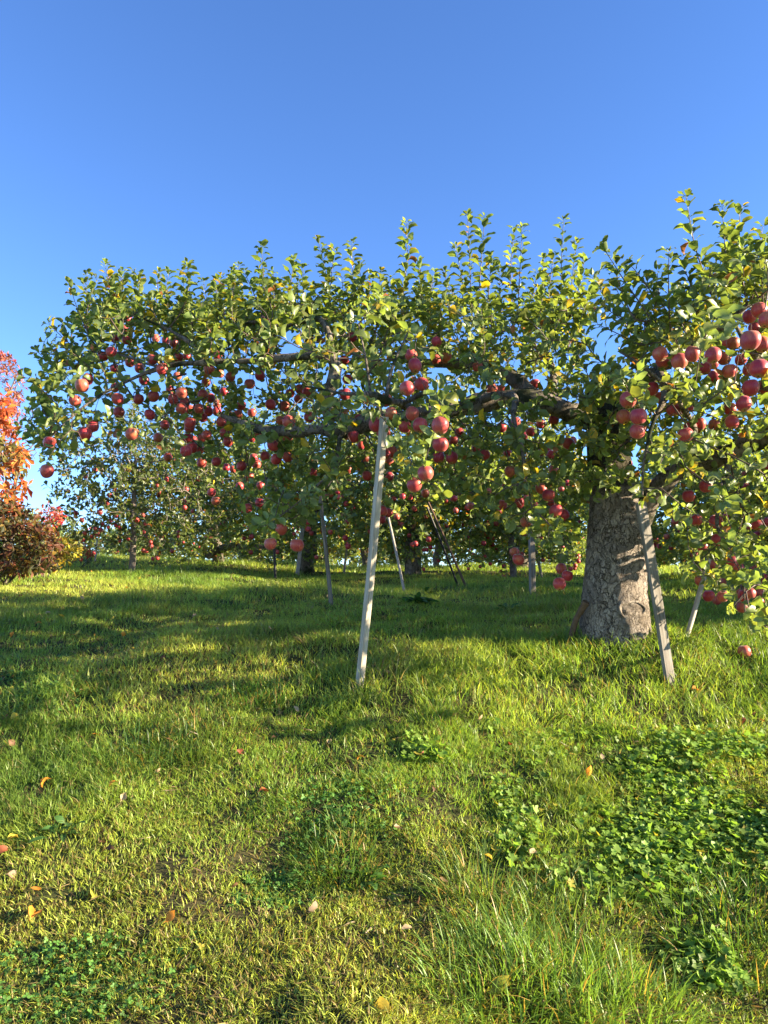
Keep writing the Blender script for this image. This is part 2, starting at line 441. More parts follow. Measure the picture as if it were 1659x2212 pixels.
def leaf_arrays(base, d, n, L, W, curl, fold, col, rows=ROWS_FULL, pet=0.022, wave=0.0):
    """base,d,n: (N,3).  returns verts, tris, colours"""
    N = len(base)
    d = norm(d); n = norm(n - d * np.sum(n * d, -1, keepdims=True)); s = np.cross(d, n)
    L = L[:, None]; W = W[:, None]; curl = curl[:, None]; fold = fold[:, None]
    vs = [base]
    pb = base + d * pet
    for ri, (t, wd) in enumerate(rows):
        th = curl * t
        c = np.where(np.abs(curl) < 1e-3, t, np.sin(th) / (curl + 1e-9)); q = np.where(np.abs(curl) < 1e-3, 0, (1 - np.cos(th)) / (curl + 1e-9))
        mid = pb + d * L * c - n * L * q
        nn = n * np.cos(th) + d * np.sin(th)
        wv = wave * W * (1 if ri % 2 else -1)
        vs.append(mid + s * W * wd + nn * (W * wd * fold + wv)); vs.append(mid); vs.append(mid - s * W * wd + nn * (W * wd * fold - wv * 0.6))
    th = curl
    c = np.where(np.abs(curl) < 1e-3, 1, np.sin(th) / (curl + 1e-9)); q = np.where(np.abs(curl) < 1e-3, 0, (1 - np.cos(th)) / (curl + 1e-9))
    vs.append(pb + d * L * c - n * L * q)
    R = len(rows); K = 2 + 3 * R
    V = np.stack(vs, 1)
    tr = [(0, 2, 1), (0, 3, 2)]
    for r in range(R - 1):
        a = 1 + 3 * r; b = a + 3
        tr += [(a, a + 1, b), (a + 1, b + 1, b), (a + 1, a + 2, b + 1), (a + 2, b + 2, b + 1)]
    a = 1 + 3 * (R - 1)
    tr += [(a, a + 1, K - 1), (a + 1, a + 2, K - 1)]
    T = (np.array(tr)[None] + (np.arange(N) * K)[:, None, None]).reshape(-1, 3)
    C = np.repeat(col, K, axis=0)
    return V.reshape(-1, 3), T, C

def apple_leaf_colors(N, pale=0.0, yellow=0.045, r=rng):
    k = r.random((N, 1)); h = r.normal(0, 1, (N, 1))
    base = np.array([[0.142, 0.192, 0.060]]) * (0.6 + 0.8 * k)
    base = base * np.array([[1, 1, 1]]) + np.clip(h, 0, 2) * np.array([[0.045, 0.030, 0.0]])
    if pale: base = base * (1 - pale) + pale * np.array([[0.16, 0.20, 0.07]])
    y = r.random(N) < yellow
    base[y] = np.array([0.42, 0.30, 0.03]) * (0.6 + 0.7 * r.random((y.sum(), 1)))
    b = r.random(N) < 0.012
    base[b] = np.array([0.32, 0.12, 0.04])
    return base

def leaves_on_paths(paths, spacing, L0=0.072, W0=0.60, low=False, r=rng, start=0.25, terminal=3, yellow=0.045, up=0.35, light=None):
    """alternate leaves along every twig path; returns arrays"""
    B, D, Nn, LL = [], [], [], []
    for pts in paths:
        pts = np.asarray(pts)
        seg = np.linalg.norm(np.diff(pts, axis=0), axis=1); cum = np.concatenate([[0], np.cumsum(seg)]); tot = cum[-1]
        if tot < 1e-4: continue
        s = np.arange(tot * start if tot > 0.12 else 0, tot, spacing * r.uniform(0.8, 1.25))
        s = np.concatenate([s, np.full(terminal, tot)])
        q = np.stack([np.interp(s, cum, pts[:, i]) for i in range(3)], 1)
        q2 = np.stack([np.interp(np.maximum(s - 0.02, 0), cum, pts[:, i]) for i in range(3)], 1)
        t = norm(q - q2 + 1e-6)
        ph = r.random() * 6.28 + np.arange(len(s)) * 2.4 + r.normal(0, 0.35, len(s))
        ref = np.where(np.abs(t[:, 2:3]) < 0.9, np.array([[0, 0, 1.0]]), np.array([[1.0, 0, 0]]))
        a = norm(np.cross(t, ref)); b = np.cross(t, a)
        rad = a * np.cos(ph)[:, None] + b * np.sin(ph)[:, None]
        tw = r.uniform(0.35, 1.0, (len(s), 1))
        d = norm(rad + t * tw + np.array([[0, 0, 1]]) * r.normal(up, 0.25, (len(s), 1)) * 0.6)
        n = norm(np.cross(np.cross(d, t + np.array([[0, 0, 0.7]]) + r.normal(0, 0.25, (len(s), 3))), d) + r.normal(0, 0.28, (len(s), 3)))
        B.append(q); D.append(d); Nn.append(n)
        f = np.ones(len(s)); 
        f[-terminal:] *= 0.8
        if len(s) > 8: f *= np.interp(s, [0, tot * 0.75, tot], [1.05, 1.0, 0.75])
        LL.append(f)
    B = np.concatenate(B); D = np.concatenate(D); Nn = np.concatenate(Nn); LL = np.concatenate(LL)
    N = len(B)
    L = L0 * LL * r.uniform(0.7, 1.25, N); W = L * r.uniform(W0 * 0.8, W0 * 1.15, N)
    col = apple_leaf_colors(N, 0, yellow, r)
    return leaf_arrays(B, D, Nn, L, W, r.uniform(0.1, 1.7, N), r.uniform(0.1, 1.0, N), col, ROWS_LOW if low else ROWS_FULL, pet=0.018, wave=0.0 if low else 0.09)

# ------------------------------------------------------------------ branch growth
def spline(pts, step=0.07):
    pts = np.asarray(pts, float)
    n = len(pts)
    if n == 2: 
        k = max(2, int(np.linalg.norm(pts[1][:3] - pts[0][:3]) / step) + 1)
        return np.linspace(pts[0], pts[1], k)
    ext = np.vstack([2 * pts[0] - pts[1], pts, 2 * pts[-1] - pts[-2]])
    out = []
    for i in range(1, n):
        p0, p1, p2, p3 = ext[i - 1], ext[i], ext[i + 1], ext[i + 2]
        k = max(2, int(np.linalg.norm(p2[:3] - p1[:3]) / step))
        t = np.linspace(0, 1, k, endpoint=False)[:, None]
        out.append(0.5 * (2 * p1 + (p2 - p0) * t + (2 * p0 - 5 * p1 + 4 * p2 - p3) * t ** 2 + (3 * p1 - p0 - 3 * p2 + p3) * t ** 3))
    out.append(pts[-1:])
    return np.concatenate(out)

def grow(skel, skel_cost, targets, r, wander=0.035, sag=0.06, wcost=0.28, hang=None):
    """attach every target to the growing twig system; returns list of (points, parent_path, target_index)"""
    nodes = [np.asarray(skel)]; cost = [np.asarray(skel_cost)]; owner = [np.full(len(skel), -1)]
    T = np.asarray(targets); n = len(T)
    allp = np.concatenate(nodes)
    D = np.linalg.norm(T[:, None] - allp[None], axis=2) + wcost * cost[0][None]
    best = D.argmin(1); bd = D[np.arange(n), best]
    cap = len(allp) + n * 8
    Pn = np.zeros((cap, 3)); Pn[:len(allp)] = allp; Cn = np.zeros(cap); Cn[:len(allp)] = cost[0]; On = np.full(cap, -1); m = len(allp)
    done = np.zeros(n, bool); paths = []
    for _ in range(n):
        i = int(np.where(done, 1e9, bd).argmin()); done[i] = True
        a = Pn[best[i]]; b = T[i]; dist = np.linalg.norm(b - a)
        k = int(min(7, max(2, dist / 0.07)))
        t = np.linspace(0, 1, k + 1)[:, None]
        pts = a + (b - a) * t
        off = r.normal(0, wander, 3) * min(1, dist / 0.25)
        pts = pts + np.sin(t * math.pi) * off
        if hang is not None and hang[i]:
            pts[:, 2] += (np.sin(t[:, 0] * math.pi) * min(0.12, dist * 0.35))
        else:
            pts[:, 2] -= (np.sin(t[:, 0] * math.pi) * sag * dist)
        paths.append([pts, int(On[best[i]]), i])
        new = pts[1:]; c0 = Cn[best[i]]
        Pn[m:m + k] = new; Cn[m:m + k] = c0 + dist * t[1:, 0]; On[m:m + k] = len(paths) - 1
        dd = np.linalg.norm(T[:, None] - new[None], axis=2) + wcost * Cn[m:m + k][None]
        bi = dd.argmin(1); bv = dd[np.arange(n), bi]
        upd = bv < bd
        bd[upd] = bv[upd]; best[upd] = m + bi[upd]
        m += k
    cnt = np.ones(len(paths))
    for j in range(len(paths) - 1, -1, -1):
        if paths[j][1] >= 0: cnt[paths[j][1]] += cnt[j]
    return paths, cnt

def twig_mesh(q, paths, cnt, r0=0.0017, sides=5, cap_r=0.03):
    for (pts, par, i), c in zip(paths, cnt):
        ra = min(cap_r, r0 * (1 + 0.62 * math.sqrt(c))); rb = r0 * 0.85 if c <= 1 else max(r0, ra * 0.8)
        q.tube(pts, np.linspace(ra, rb, len(pts)), sides, cap=False)

def in_poly(x, y, poly):
    c = np.zeros(len(x), bool); j = len(poly) - 1
    for i in range(len(poly)):
        xi, yi = poly[i]; xj, yj = poly[j]
        k = ((yi > y) != (yj > y)) & (x < (xj - xi) * (y - yi) / (yj - yi + 1e-12) + xi)
        c ^= k; j = i
    return c

def sample_poly(poly, n, ylo, yhi, r, mode=None):
    poly = np.asarray(poly, float); lo = poly.min(0); hi = poly.max(0); out = []
    while len(out) < n:
        x = r.uniform(lo[0], hi[0], n * 2); y = r.uniform(lo[1], hi[1], n * 2)
        k = in_poly(x, y, poly)
        for a, b in zip(x[k], y[k]):
            out.append(P(a, b, (ylo + yhi) / 2 + (yhi - ylo) / 2 * np.clip(r.normal(0, 0.5), -1, 1) if mode is None else mode(a, b)))
            if len(out) >= n: break
    return np.array(out)

# ------------------------------------------------------------------ apples seen in the photograph
# (photo pixels of each crop: x, y, diameter)
CROPS = {
 'a': (0, 950, 0.6553), 'b': (900, 850, 0.7008), 'c': (1700, 800, 0.5424), 'd': (2300, 700, 0.4973), 'e': (2100, 1700, 0.557), 'f': (1400, 1900, 0.5425)}
AP = {
'd': [(347,1760,136),(312,1893,116),(428,1890,138),(420,2010,124),(603,1395,118),(625,1450,112),(757,1452,130),(860,1395,126),(1020,1405,130),(1105,1430,112),(1020,1470,96),(1150,1530,116),(955,1510,100),(1028,1575,104),(530,1672,120),(615,1740,108),(705,1835,112),(765,1840,96),(830,1810,86),(1315,1288,160),(1410,1320,126),(1385,1047,126),(1310,1100,110),(1440,1125,126),(1350,1190,100),(1385,1510,150),(1310,1520,110),(1315,1665,136),(1440,1660,120),(1262,1790,124),(1155,1830,104),(1170,1935,108),(1035,1960,100),(910,1950,104),(840,1970,100),(805,2035,120),(1125,1305,96),(1180,1310,104),(1240,1440,96)],
'e': [(660,228,82),(1200,225,82),(1223,385,94),(1097,455,84),(1155,625,84),(1288,635,96),(1192,808,86),(1305,765,90),(1400,915,80),(1452,965,74),(1270,940,76),(1177,1053,74),(1238,1160,84),(1340,1163,80),(1475,1120,80),(1533,1140,80),(1490,1160,86),(1600,1137,70),(1592,1203,76),(1477,1243,80),(1490,1555,90),(1640,1035,70),(1605,1085,64),(1582,660,78),(1645,640,70),(1640,240,66),(1580,730,56),(1298,1190,66),(1560,970,60),(1350,1060,60),(57,403,80),(106,448,92),(130,495,70),(158,560,96),(213,590,84),(115,370,40),(197,405,50),(145,270,72),(130,165,70),(250,85,84),(100,140,60),(238,362,44),(200,970,80),(241,1018,80),(185,1075,92),(133,683,36),(120,728,44),(205,740,44),(55,742,32),(55,770,30),(70,905,32),(317,880,38),(318,915,36),(296,945,36),(264,968,36),(292,997,30),(20,520,40),(855,352,46),(1000,635,50),(1030,717,42),(943,741,42),(868,765,40),(852,803,38),(890,810,38),(973,821,36),(1343,392,50),(1397,425,50),(1500,385,50),(1487,290,44),(1385,320,42),(1485,465,38),(1145,860,36),(1112,868,34)],
'a': [(494,867,80),(528,830,68),(450,958,72),(512,1157,84),(557,1110,74),(297,1208,76),(281,1380,82),(708,948,74),(716,1028,68),(832,950,64),(921,932,70),(901,1042,68),(792,1157,80),(991,1104,58),(1008,1298,54),(950,1180,58),(620,690,64),(668,664,66),(690,585,56),(762,594,60),(767,470,52),(748,524,46),(525,508,44),(916,710,68),(974,770,74),(935,583,50),(996,596,50),(1046,612,56),(1070,697,62),(1122,690,52),(838,762,60),(867,836,64),(780,728,58),(689,765,58),(690,880,56),(1066,810,52),(1257,770,66),(1308,685,58),(1383,817,64),(1323,795,50),(1500,857,66),(1236,850,56),(1022,893,54),(1092,910,68),(1040,950,64),(1110,970,66),(1090,1005,70),(1142,1012,58),(1195,1006,60),(1220,923,64),(1265,943,58),(1252,1022,62),(1303,1022,56),(1346,905,54),(1305,980,54),(1448,988,60),(1432,1040,58),(1330,1085,62),(1140,1090,70),(1140,1120,66),(1220,1060,58),(1128,1182,62),(1160,1195,54),(1154,1242,68),(1118,1262,72),(1205,1250,54),(1243,1165,62),(1213,1185,52),(1348,1150,60),(1370,1205,62),(1212,1332,58),(1300,1325,58),(1360,1360,50),(1450,1350,60),(1402,1370,46),(1500,1415,54),(1525,1300,50),(1442,1470,48),(1270,1510,50),(1295,1560,54),(1487,1605,60),(1516,1185,50),(1512,1030,54),
 (657,1525,30),(648,1577,28),(513,1412,28),(573,1374,28),(727,1463,26),(619,1697,24),(665,1680,24),(697,1652,24),(651,1718,22),(695,1707,24),(718,1720,22),(572,1728,26),(510,1752,30),(552,1772,26),(606,1735,30),(586,1762,32),(504,1797,24),(564,1872,24),(488,1912,26),(863,1748,26),(878,1772,24),(905,1808,26),(908,1832,30),(860,1858,28),(880,1863,26),(918,1908,26),(945,1902,28),(952,1762,24),(967,1785,26),(943,1840,22),(1035,1862,26),(1073,1751,28),(1068,1815,26),(1102,1808,20),(1068,1775,22),(720,1800,22),(770,1790,22),(872,1700,22),(1000,1430,32),(1150,1440,20),(1120,1490,30),(1180,1492,24),(1190,1520,22),(1140,1535,26),(1135,1570,22),(1160,1622,28),(1175,1650,26),(1168,1680,28),(1218,1500,24),(945,1465,26),(1330,1705,30),(1355,1690,32),(1362,1670,26),(1270,1735,20)],
'b': [(694,682,66),(650,812,58),(668,918,58),(655,1003,68),(176,897,58),(137,944,62),(104,945,56),(253,522,44),(209,574,46),(1169,707,62),(1025,782,72),(1047,841,78),(1003,970,88),(1083,945,82),(882,1035,76),(912,1110,70),(1033,1112,82),(1076,1176,86),(990,1184,72),(830,1173,86),(870,1215,78),(1190,1177,98),(1191,1285,90),(1105,1447,92),(1045,1510,86),(1222,795,66),(1163,806,60),(1399,850,62),(1400,1067,62),(1296,1216,56),(1263,1262,56),(1255,1360,68),(1180,1355,68),(1390,1305,56),(69,1067,58),(140,1098,52),(237,1060,60),(312,1071,62),(393,1030,52),(442,990,60),(400,975,54),(345,997,54),(455,1130,64),(290,1150,54),(339,1156,76),(172,1218,54),(250,1290,66),(330,1237,66),(268,1367,64),(331,1355,62),(206,1350,54),(157,1396,54),(75,1405,60),(122,1455,50),(181,1515,48),(62,1517,46),(110,1648,54),(175,1612,52),(526,1195,56),(702,1240,72),(649,1243,48),(733,1145,64),(745,1290,48),(672,1427,44),(780,1460,58),(770,1365,46),(902,1465,54),(900,1383,52),(915,1325,68),(880,1340,60),(865,1658,60),(897,1668,54),(860,1705,52),(297,1758,70),(237,1842,72),(386,1850,78),(655,1810,38),(671,1857,36),(694,1640,36),(662,1618,36),(550,1580,34),(575,1565,34),(1265,1585,46),(1360,1629,46),(1105,1560,48),(1020,1580,32),(955,1725,28),(930,1590,30),(1016,1795,26),(878,1836,24),(125,1890,28),(130,1802,28),(88,1812,26),(445,1721,34),(447,1761,34),(466,1783,28),(572,1777,28),(665,1722,30),(945,1690,36),(480,1440,52),(515,1505,30),(560,1530,30),(1310,1528,22),(1290,1600,22),(1135,1862,26),(1096,1878,22),(1096,1985,22),(1240,1870,18)],
'c': [(337,1190,80),(585,1252,76),(640,1285,74),(747,1315,74),(433,1350,88),(508,1358,78),(648,1437,86),(672,1385,72),(330,1470,74),(378,1502,74),(442,1463,78),(608,1588,72),(508,1630,72),(790,1600,70),(887,1570,76),(317,1777,66),(386,1827,80),(570,1948,84),(550,1810,60),(800,1810,60),(870,1840,72),(885,1935,70),(720,1660,72),(665,1690,64),(797,2072,84),(847,2115,92),(630,2178,82),(510,2190,76),(740,2040,50),(853,2035,44),(940,2078,54),(980,2035,54),(985,1755,72),(1020,1725,64),(555,2035,50),(687,2135,48),(905,2205,72),(280,2190,60),(360,2060,44),(413,2090,44),(160,2138,60)],
'f': [(1185,152,84),(1236,290,84),(1240,105,50),(1062,160,80),(1183,558,86),(1155,505,70),(835,167,64),(712,112,60),(1490,45,48),(965,297,36),(1020,298,36),(930,335,34),(962,395,32),(994,405,30),(978,590,30),(940,535,26),(1078,608,34),(1078,698,34),(1043,210,40),(1427,330,38),(1412,380,46),(1348,390,34),(1347,423,34),(1360,560,32),(1440,365,34),(915,30,48),(965,62,44),(855,315,28),(545,470,34),(515,488,32),(495,632,32),(390,380,36),(312,292,38),(213,435,34),(340,100,44),(398,108,44),(282,122,38),(905,610,26),(820,625,24),(700,540,22),(602,568,20),(1500,465,36)],
}
apples = []     # u, v, size (in 1659 units), world centre, diameter
for key in ('d', 'e', 'a', 'b', 'c', 'f'):
    ox, oy, s = CROPS[key]
    for x, y, dd in AP[key]:
        u = (ox + x * s) * 0.5486; v = (oy + y * s) * 0.5486; sz = dd * s * 0.5486
        if any((u - q[0]) ** 2 + (v - q[1]) ** 2 < (0.42 * min(sz, q[2])) ** 2 for q in apples): continue
        apples.append([u, v, sz])
ra = np.random.default_rng(5)
near_apples, far_apples = [], []
for u, v, sz in apples:
    dia = ra.uniform(0.075, 0.090)
    y = dia * F / sz
    if y < 8.4:
        near_apples.append([u, v, sz, P(u, v, y), dia])
    else:
        far_apples.append([u, v, sz, y, dia])

# ------------------------------------------------------------------ the big old apple tree
CAMV = np.array([0, 0, CAMZ])
def uncovered(pts, C_, D_, margin):
    """leaves that leave the fruit behind them open to view"""
    keep = np.ones(len(pts), bool); rel = pts - CAMV
    for c, dd in zip(C_, D_):
        ax = (c - CAMV); L = np.linalg.norm(ax); ax = ax / L
        t = rel @ ax
        pd = np.linalg.norm(rel - np.outer(t, ax), axis=1)
        keep &= ~((t < L + 0.03) & (t > 1.0) & (pd < dd * 0.5 * margin * t / L + .006))
    return keep
def build_main():
    r = np.random.default_rng(21)
    base = ground_at(1332, 1396)
    y0 = base[1] + 0.22
    root = empty("apple_tree", (base[0], y0, float(gz(base[0], y0))), "huge old apple tree with thick flaky trunk, forked low and spreading across the picture", "apple tree")
    bx, bz = base[0], float(gz(base[0], y0))
    q = Quads()
    # trunk: outline read off the photograph at several heights (u_left, u_right, v)
    prof = [(1246, 1404, 1425), (1256, 1400, 1398), (1260, 1399, 1370), (1260, 1398, 1320), (1262, 1394, 1270), (1265, 1395, 1220), (1268, 1398, 1170), (1272, 1400, 1130), (1275, 1392, 1100), (1276, 1378, 1070), (1272, 1368, 1030), (1270, 1362, 990), (1268, 1360, 950), (1266, 1358, 915), (1262, 1352, 885), (1262, 1335, 860), (1268, 1318, 840), (1280, 1306, 826)]
    pts = []; rad = []
    for a, b, v in prof:
        p = P((a + b) / 2, v, y0); pts.append(p); rad.append((b - a) / 2 / F * y0)
    pr = spline(np.column_stack([pts, rad]), 0.012)
    n = len(pr); sides = 96
    ang = np.arange(sides) / sides * 2 * math.pi
    rings = []
    for i in range(n):
        z = pr[i, 2]; L = z * 3.0
        h = (z - bz)
        flare = 1 + 0.10 * math.exp(-max(h, 0) / 0.08) * (0.5 + 0.5 * np.sin(ang * 4 + 1.0))
        big = 1 + 0.10 * vnoise(np.cos(ang) * 1.6 + 3, np.sin(ang) * 1.6 + L * 0.9)*2 * 0.6
        ridg = 0.030 * vnoise(ang * 5.0 + 1.5 * vnoise(ang * 2, L * 2 * np.ones(sides)), L * 3.2 * np.ones(sides)) * np.sin(ang / 2) ** 0.5
        plates = 0.022 * np.round(3 * (vnoise(ang * 9 + 2.2 * vnoise(ang * 4, L * 9 + 0 * ang), L * 7 + 2.4 * vnoise(ang * 5, L * 5 + 0 * ang)) + 0.5)) / 3
        rr = pr[i, 3] * (flare * big * (1 + ridg * 1.2)) + plates * 0.45 - 0.004
        rr = rr + .035 * np.exp(-((ang - 5.3) / .5) ** 2) * np.exp(-(h / .22) ** 2) + .02 * np.exp(-((ang - 4.0) / .4) ** 2) * np.exp(-(h / .15) ** 2)
        rings.append(np.stack([pr[i, 0] + np.cos(ang) * rr, pr[i, 1] + np.sin(ang) * rr * 0.95, z + 0 * ang], 1))
    V = np.concatenate(rings)
    i, j = np.meshgrid(np.arange(n - 1), np.arange(sides), indexing='ij'); i = i.ravel(); j = j.ravel(); k = (j + 1) % sides
    q.add(V, np.stack([i * sides + j, i * sides + k, (i + 1) * sides + k, (i + 1) * sides + j], 1))
    trunk = q.build("trunk", M_BARK, root)
    # pruning scar: a sawn-off limb low on the trunk
    c = P(1366, 1318, y0 - 0.222)
    qs = Quads()
    aa = np.arange(28) / 28 * 2 * math.pi
    def ring(rx, rz, off, wob=0.0):
        rw = 1 + wob * np.sin(aa * 5 + 1) + wob * np.sin(aa * 3)
        return np.stack([c[0] + np.cos(aa) * rx * rw, c[1] + off + 0 * aa + 0.25 * np.cos(aa) * rx, c[2] + np.sin(aa) * rz * rw], 1)
    rl = [ring(0.112, 0.085, 0.10, 0.03), ring(0.108, 0.075, 0.015, 0.04), ring(0.098, 0.062, -0.006, 0.05), ring(0.086, 0.052, -0.004, 0.04), ring(0.078, 0.046, 0.012, 0.04), ring(0.04, 0.024, 0.014), ring(0.002, 0.002, 0.018)]
    VV = np.concatenate(rl); i, j = np.meshgrid(np.arange(len(rl) - 1), np.arange(28), indexing='ij'); i = i.ravel(); j = j.ravel(); k = (j + 1) % 28
    qs.add(VV, np.stack([i * 28 + j, i * 28 + k, (i + 1) * 28 + k, (i + 1) * 28 + j], 1))
    qs.build("pruning_scar", M_BARK, root)

    # limbs: (u, v, depth, radius)
    limbs = [
        # thick dark limb to the left
        [(1300, 905, y0, .13), (1262, 895, y0 - .02, .12), (1200, 880, y0 - .10, .095), (1120, 862, y0 - .1, .085), (1040, 868, y0 - .1, .08), (960, 880, y0 - .2, .072), (860, 905, y0 - .3, .066), (750, 925, y0 - .35, .06), (650, 935, y0 - .3, .045), (560, 925, y0 - .2, .032), (480, 900, y0, .022)],
        # riser and the pale upper limb
        [(770, 920, y0 - .35, .045), (715, 895, y0 - .42, .044), (698, 872, y0 - .42, .042), (712, 830, y0 - .4, .04), (722, 785, y0 - .38, .038), (700, 764, y0 - .38, .036), (640, 768, y0 - .35, .034), (550, 780, y0 - .3, .029), (440, 780, y0 - .25, .024), (345, 795, y0 - .2, .019), (270, 825, y0 - .2, .015), (205, 862, y0 - .3, .012), (150, 905, y0 - .35, .008), (110, 945, y0 - .35, .005)],
        [(722, 785, y0 - .38, .03), (700, 700, y0 - .2, .024), (665, 690, y0 - .1, .022), (608, 703, y0, .018), (560, 694, y0 + .1, .014), (470, 700, y0 + .15, .010), (400, 680, y0 + .1, .007)],
        [(440, 780, y0 - .25, .018), (420, 748, y0 - .2, .016), (370, 715, y0 - .1, .013), (325, 694, y0, .010), (260, 668, y0, .006)],
        [(345, 795, y0 - .2, .012), (270, 770, y0 + .1, .009), (200, 760, y0 + .3, .007), (130, 780, y0 + .3, .004)],
        # limb behind, middle
        [(1160, 870, y0 - .05, .06), (1100, 815, y0 + .25, .055), (1040, 787, y0 + .4, .05), (943, 786, y0 + .5, .042), (850, 765, y0 + .6, .03), (790, 730, y0 + .7, .02)],
        [(1200, 880, y0, .05), (1190, 800, y0 + .5, .035), (1150, 740, y0 + .8, .02), (1120, 690, y0 + 1.0, .012)],
        # branch toward the camera carried by the pale prop
        [(960, 880, y0 - .2, .045), (920, 885, y0 - .7, .036), (870, 870, y0 - 1.1, .028), (832, 862, y0 - 1.35, .022), (800, 850, y0 - 1.45, .016), (740, 850, y0 - 1.4, .011), (660, 835, y0 - 1.2, .006)],
        [(870, 870, y0 - 1.1, .018), (925, 850, y0 - 1.3, .014), (955, 870, y0 - 1.4, .010), (965, 930, y0 - 1.45, .006)],
        [(832, 862, y0 - 1.35, .014), (850, 790, y0 - 1.3, .009), (880, 720, y0 - 1.2, .006)],
        [(800, 850, y0 - 1.4, .010), (790, 780, y0 - 1.4, .008), (775, 700, y0 - 1.3, .005)],
        # drooping wood above the lower apples
        [(1040, 868, y0 - .1, .03), (1105, 850, y0 - .6, .022), (1110, 900, y0 - .8, .018), (1125, 960, y0 - .85, .012), (1135, 1040, y0 - .85, .008)],
        [(750, 925, y0 - .35, .02), (735, 950, y0 - .5, .016), (722, 1010, y0 - .55, .010), (650, 1080, y0 - .6, .007), (600, 1120, y0 - .7, .004)],
        # right fork
        [(1372, 1140, y0 - .02, .10), (1396, 1104, y0 - .03, .088), (1427, 1055, y0 - .06, .080), (1458, 1021, y0 - .1, .078), (1520, 1003, y0 - .2, .085), (1580, 980, y0 - .3, .088), (1659, 948, y0 - .4, .085), (1760, 930, y0 - .5, .075), (1900, 930, y0 - .5, .06), (2050, 960, y0 - .5, .04)],
        [(1320, 950, y0, .10), (1345, 880, y0 - .2, .07), (1420, 800, y0 - .8, .045), (1502, 747, y0 - 1.2, .030), (1535, 714, y0 - 1.35, .026), (1562, 708, y0 - 1.45, .022), (1622, 657, y0 - 1.5, .018), (1690, 620, y0 - 1.5, .012), (1780, 600, y0 - 1.4, .008)],
        [(1420, 800, y0 - .8, .030), (1440, 850, y0 - 1.2, .022), (1410, 920, y0 - 1.3, .014), (1392, 1000, y0 - 1.3, .009), (1388, 1070, y0 - 1.3, .005)],
        [(1659, 948, y0 - .4, .04), (1660, 860, y0 - .9, .030), (1640, 780, y0 - 1.3, .022), (1600, 720, y0 - 1.5, .014), (1560, 640, y0 - 1.5, .008)],
        [(1580, 980, y0 - .3, .03), (1560, 1060, y0 - .6, .018), (1550, 1140, y0 - .7, .012), (1600, 1220, y0 - .8, .007), (1610, 1330, y0 - .8, .004)],
        [(1500, 1005, y0 - .15, .03), (1500, 930, y0 - .8, .024), (1460, 860, y0 - 1.2, .016), (1400, 800, y0 - 1.4, .010), (1340, 760, y0 - 1.4, .006)],
        [(1760, 930, y0 - .5, .035), (1740, 1060, y0 - .9, .02), (1690, 1170, y0 - 1.0, .012), (1650, 1270, y0 - 1.0, .006)],
        [(1760, 930, y0 - .5, .04), (1800, 760, y0 - .5, .03), (1780, 640, y0 - .6, .02), (1740, 520, y0 - .6, .01)],
    ]
    ql = Quads(); sk = []; skc = []
    for li, L in enumerate(limbs):
        pw = np.array([[*P(u, v, y), rr * .86] for u, v, y, rr in L])
        s = spline(pw, 0.035)
        # gentle irregular run of the limb
        t = np.arange(len(s)) * 0.035
        amp = np.minimum(0.022, s[:, 3] * 0.6)
        s[:, 2] += amp * 2 * vnoise(t * 5 + li * 9, t * 0 + li)
        s[:, 0] += amp * 1.5 * vnoise(t * 5 + li * 5, t * 0 + 40 + li)
        s[:, 3] *= 1 + 0.5 * vnoise(t * 8 + li * 3, t * 0 + 80 + li)
        sides = 20 if L[0][3] > 0.05 else 12
        ql.tube(s[:, :3], s[:, 3], sides, noise=0.16 if L[0][3] > .03 else .06, nfreq=len(s) * 0.3, seed=li * 3.1)
        k = s[:, 3] < 0.075
        sub = s[k][::2]
        sk.append(sub[:, :3]); skc.append(0.5 * np.linalg.norm(sub[:, :3] - s[0, :3], axis=1) * 0.3)
    ql.build("limbs", M_BARKB, root)
    sk = np.concatenate(sk); skc = np.concatenate(skc)

    # twig targets -------------------------------------------------
    left_poly = [(60, 935), (78, 790), (105, 730), (160, 670), (250, 655), (340, 665), (500, 655), (640, 655), (760, 660), (900, 640), (1000, 650), (1230, 660), (1275, 740), (1290, 900), (1262, 1150), (1160, 1175), (1000, 1090), (900, 1075), (800, 1050), (720, 1040), (640, 1150), (560, 1160), (500, 1030), (400, 1000), (300, 955), (180, 965), (110, 1020)]
    def depth_left(u, v):
        far = y0 + 0.25 + r.normal(0, 0.65)
        edge = 1.0 if u > 500 else 0.5
        return np.clip(far, y0 - 0.9 * edge - .15, y0 + 1.5)
    T = [sample_poly([(350, 860), (760, 860), (760, 1060), (640, 1130), (540, 1140), (480, 1020)], 120, 0, 0, r, depth_left), sample_poly(left_poly, 900, 0, 0, r, depth_left)]
    T.append(sample_poly([(100, 730), (230, 650), (500, 660), (640, 650), (900, 640), (1240, 660), (1270, 740), (1280, 800), (80, 800)], 60, 0, 0, r, depth_left))
    T.append(sample_poly([(690, 700), (760, 620), (900, 620), (960, 740), (985, 900), (960, 1080), (880, 1080), (850, 900), (760, 950), (680, 900)], 60, y0 - 1.75, y0 - .8, r))
    T.append(sample_poly([(1000, 900), (1200, 880), (1240, 1150), (1160, 1180), (1040, 1100)], 60, y0 - 1.1, y0 - .4, r))
    right_poly = [(1285, 800), (1300, 720), (1370, 690), (1430, 640), (1500, 610), (1540, 560), (1640, 530), (1760, 520), (1800, 800), (1800, 1150), (1700, 1320), (1640, 1380), (1560, 1330), (1490, 1250), (1470, 1130), (1430, 1020), (1400, 940), (1360, 860), (1290, 850)]
    T.append(sample_poly(right_poly, 560, y0 - 1.9, y0 - .1, r))
    T.append(sample_poly([(1240, 830), (1440, 830), (1400, 1010), (1280, 1075)], 62, y0 - .9, y0 - .3, r))
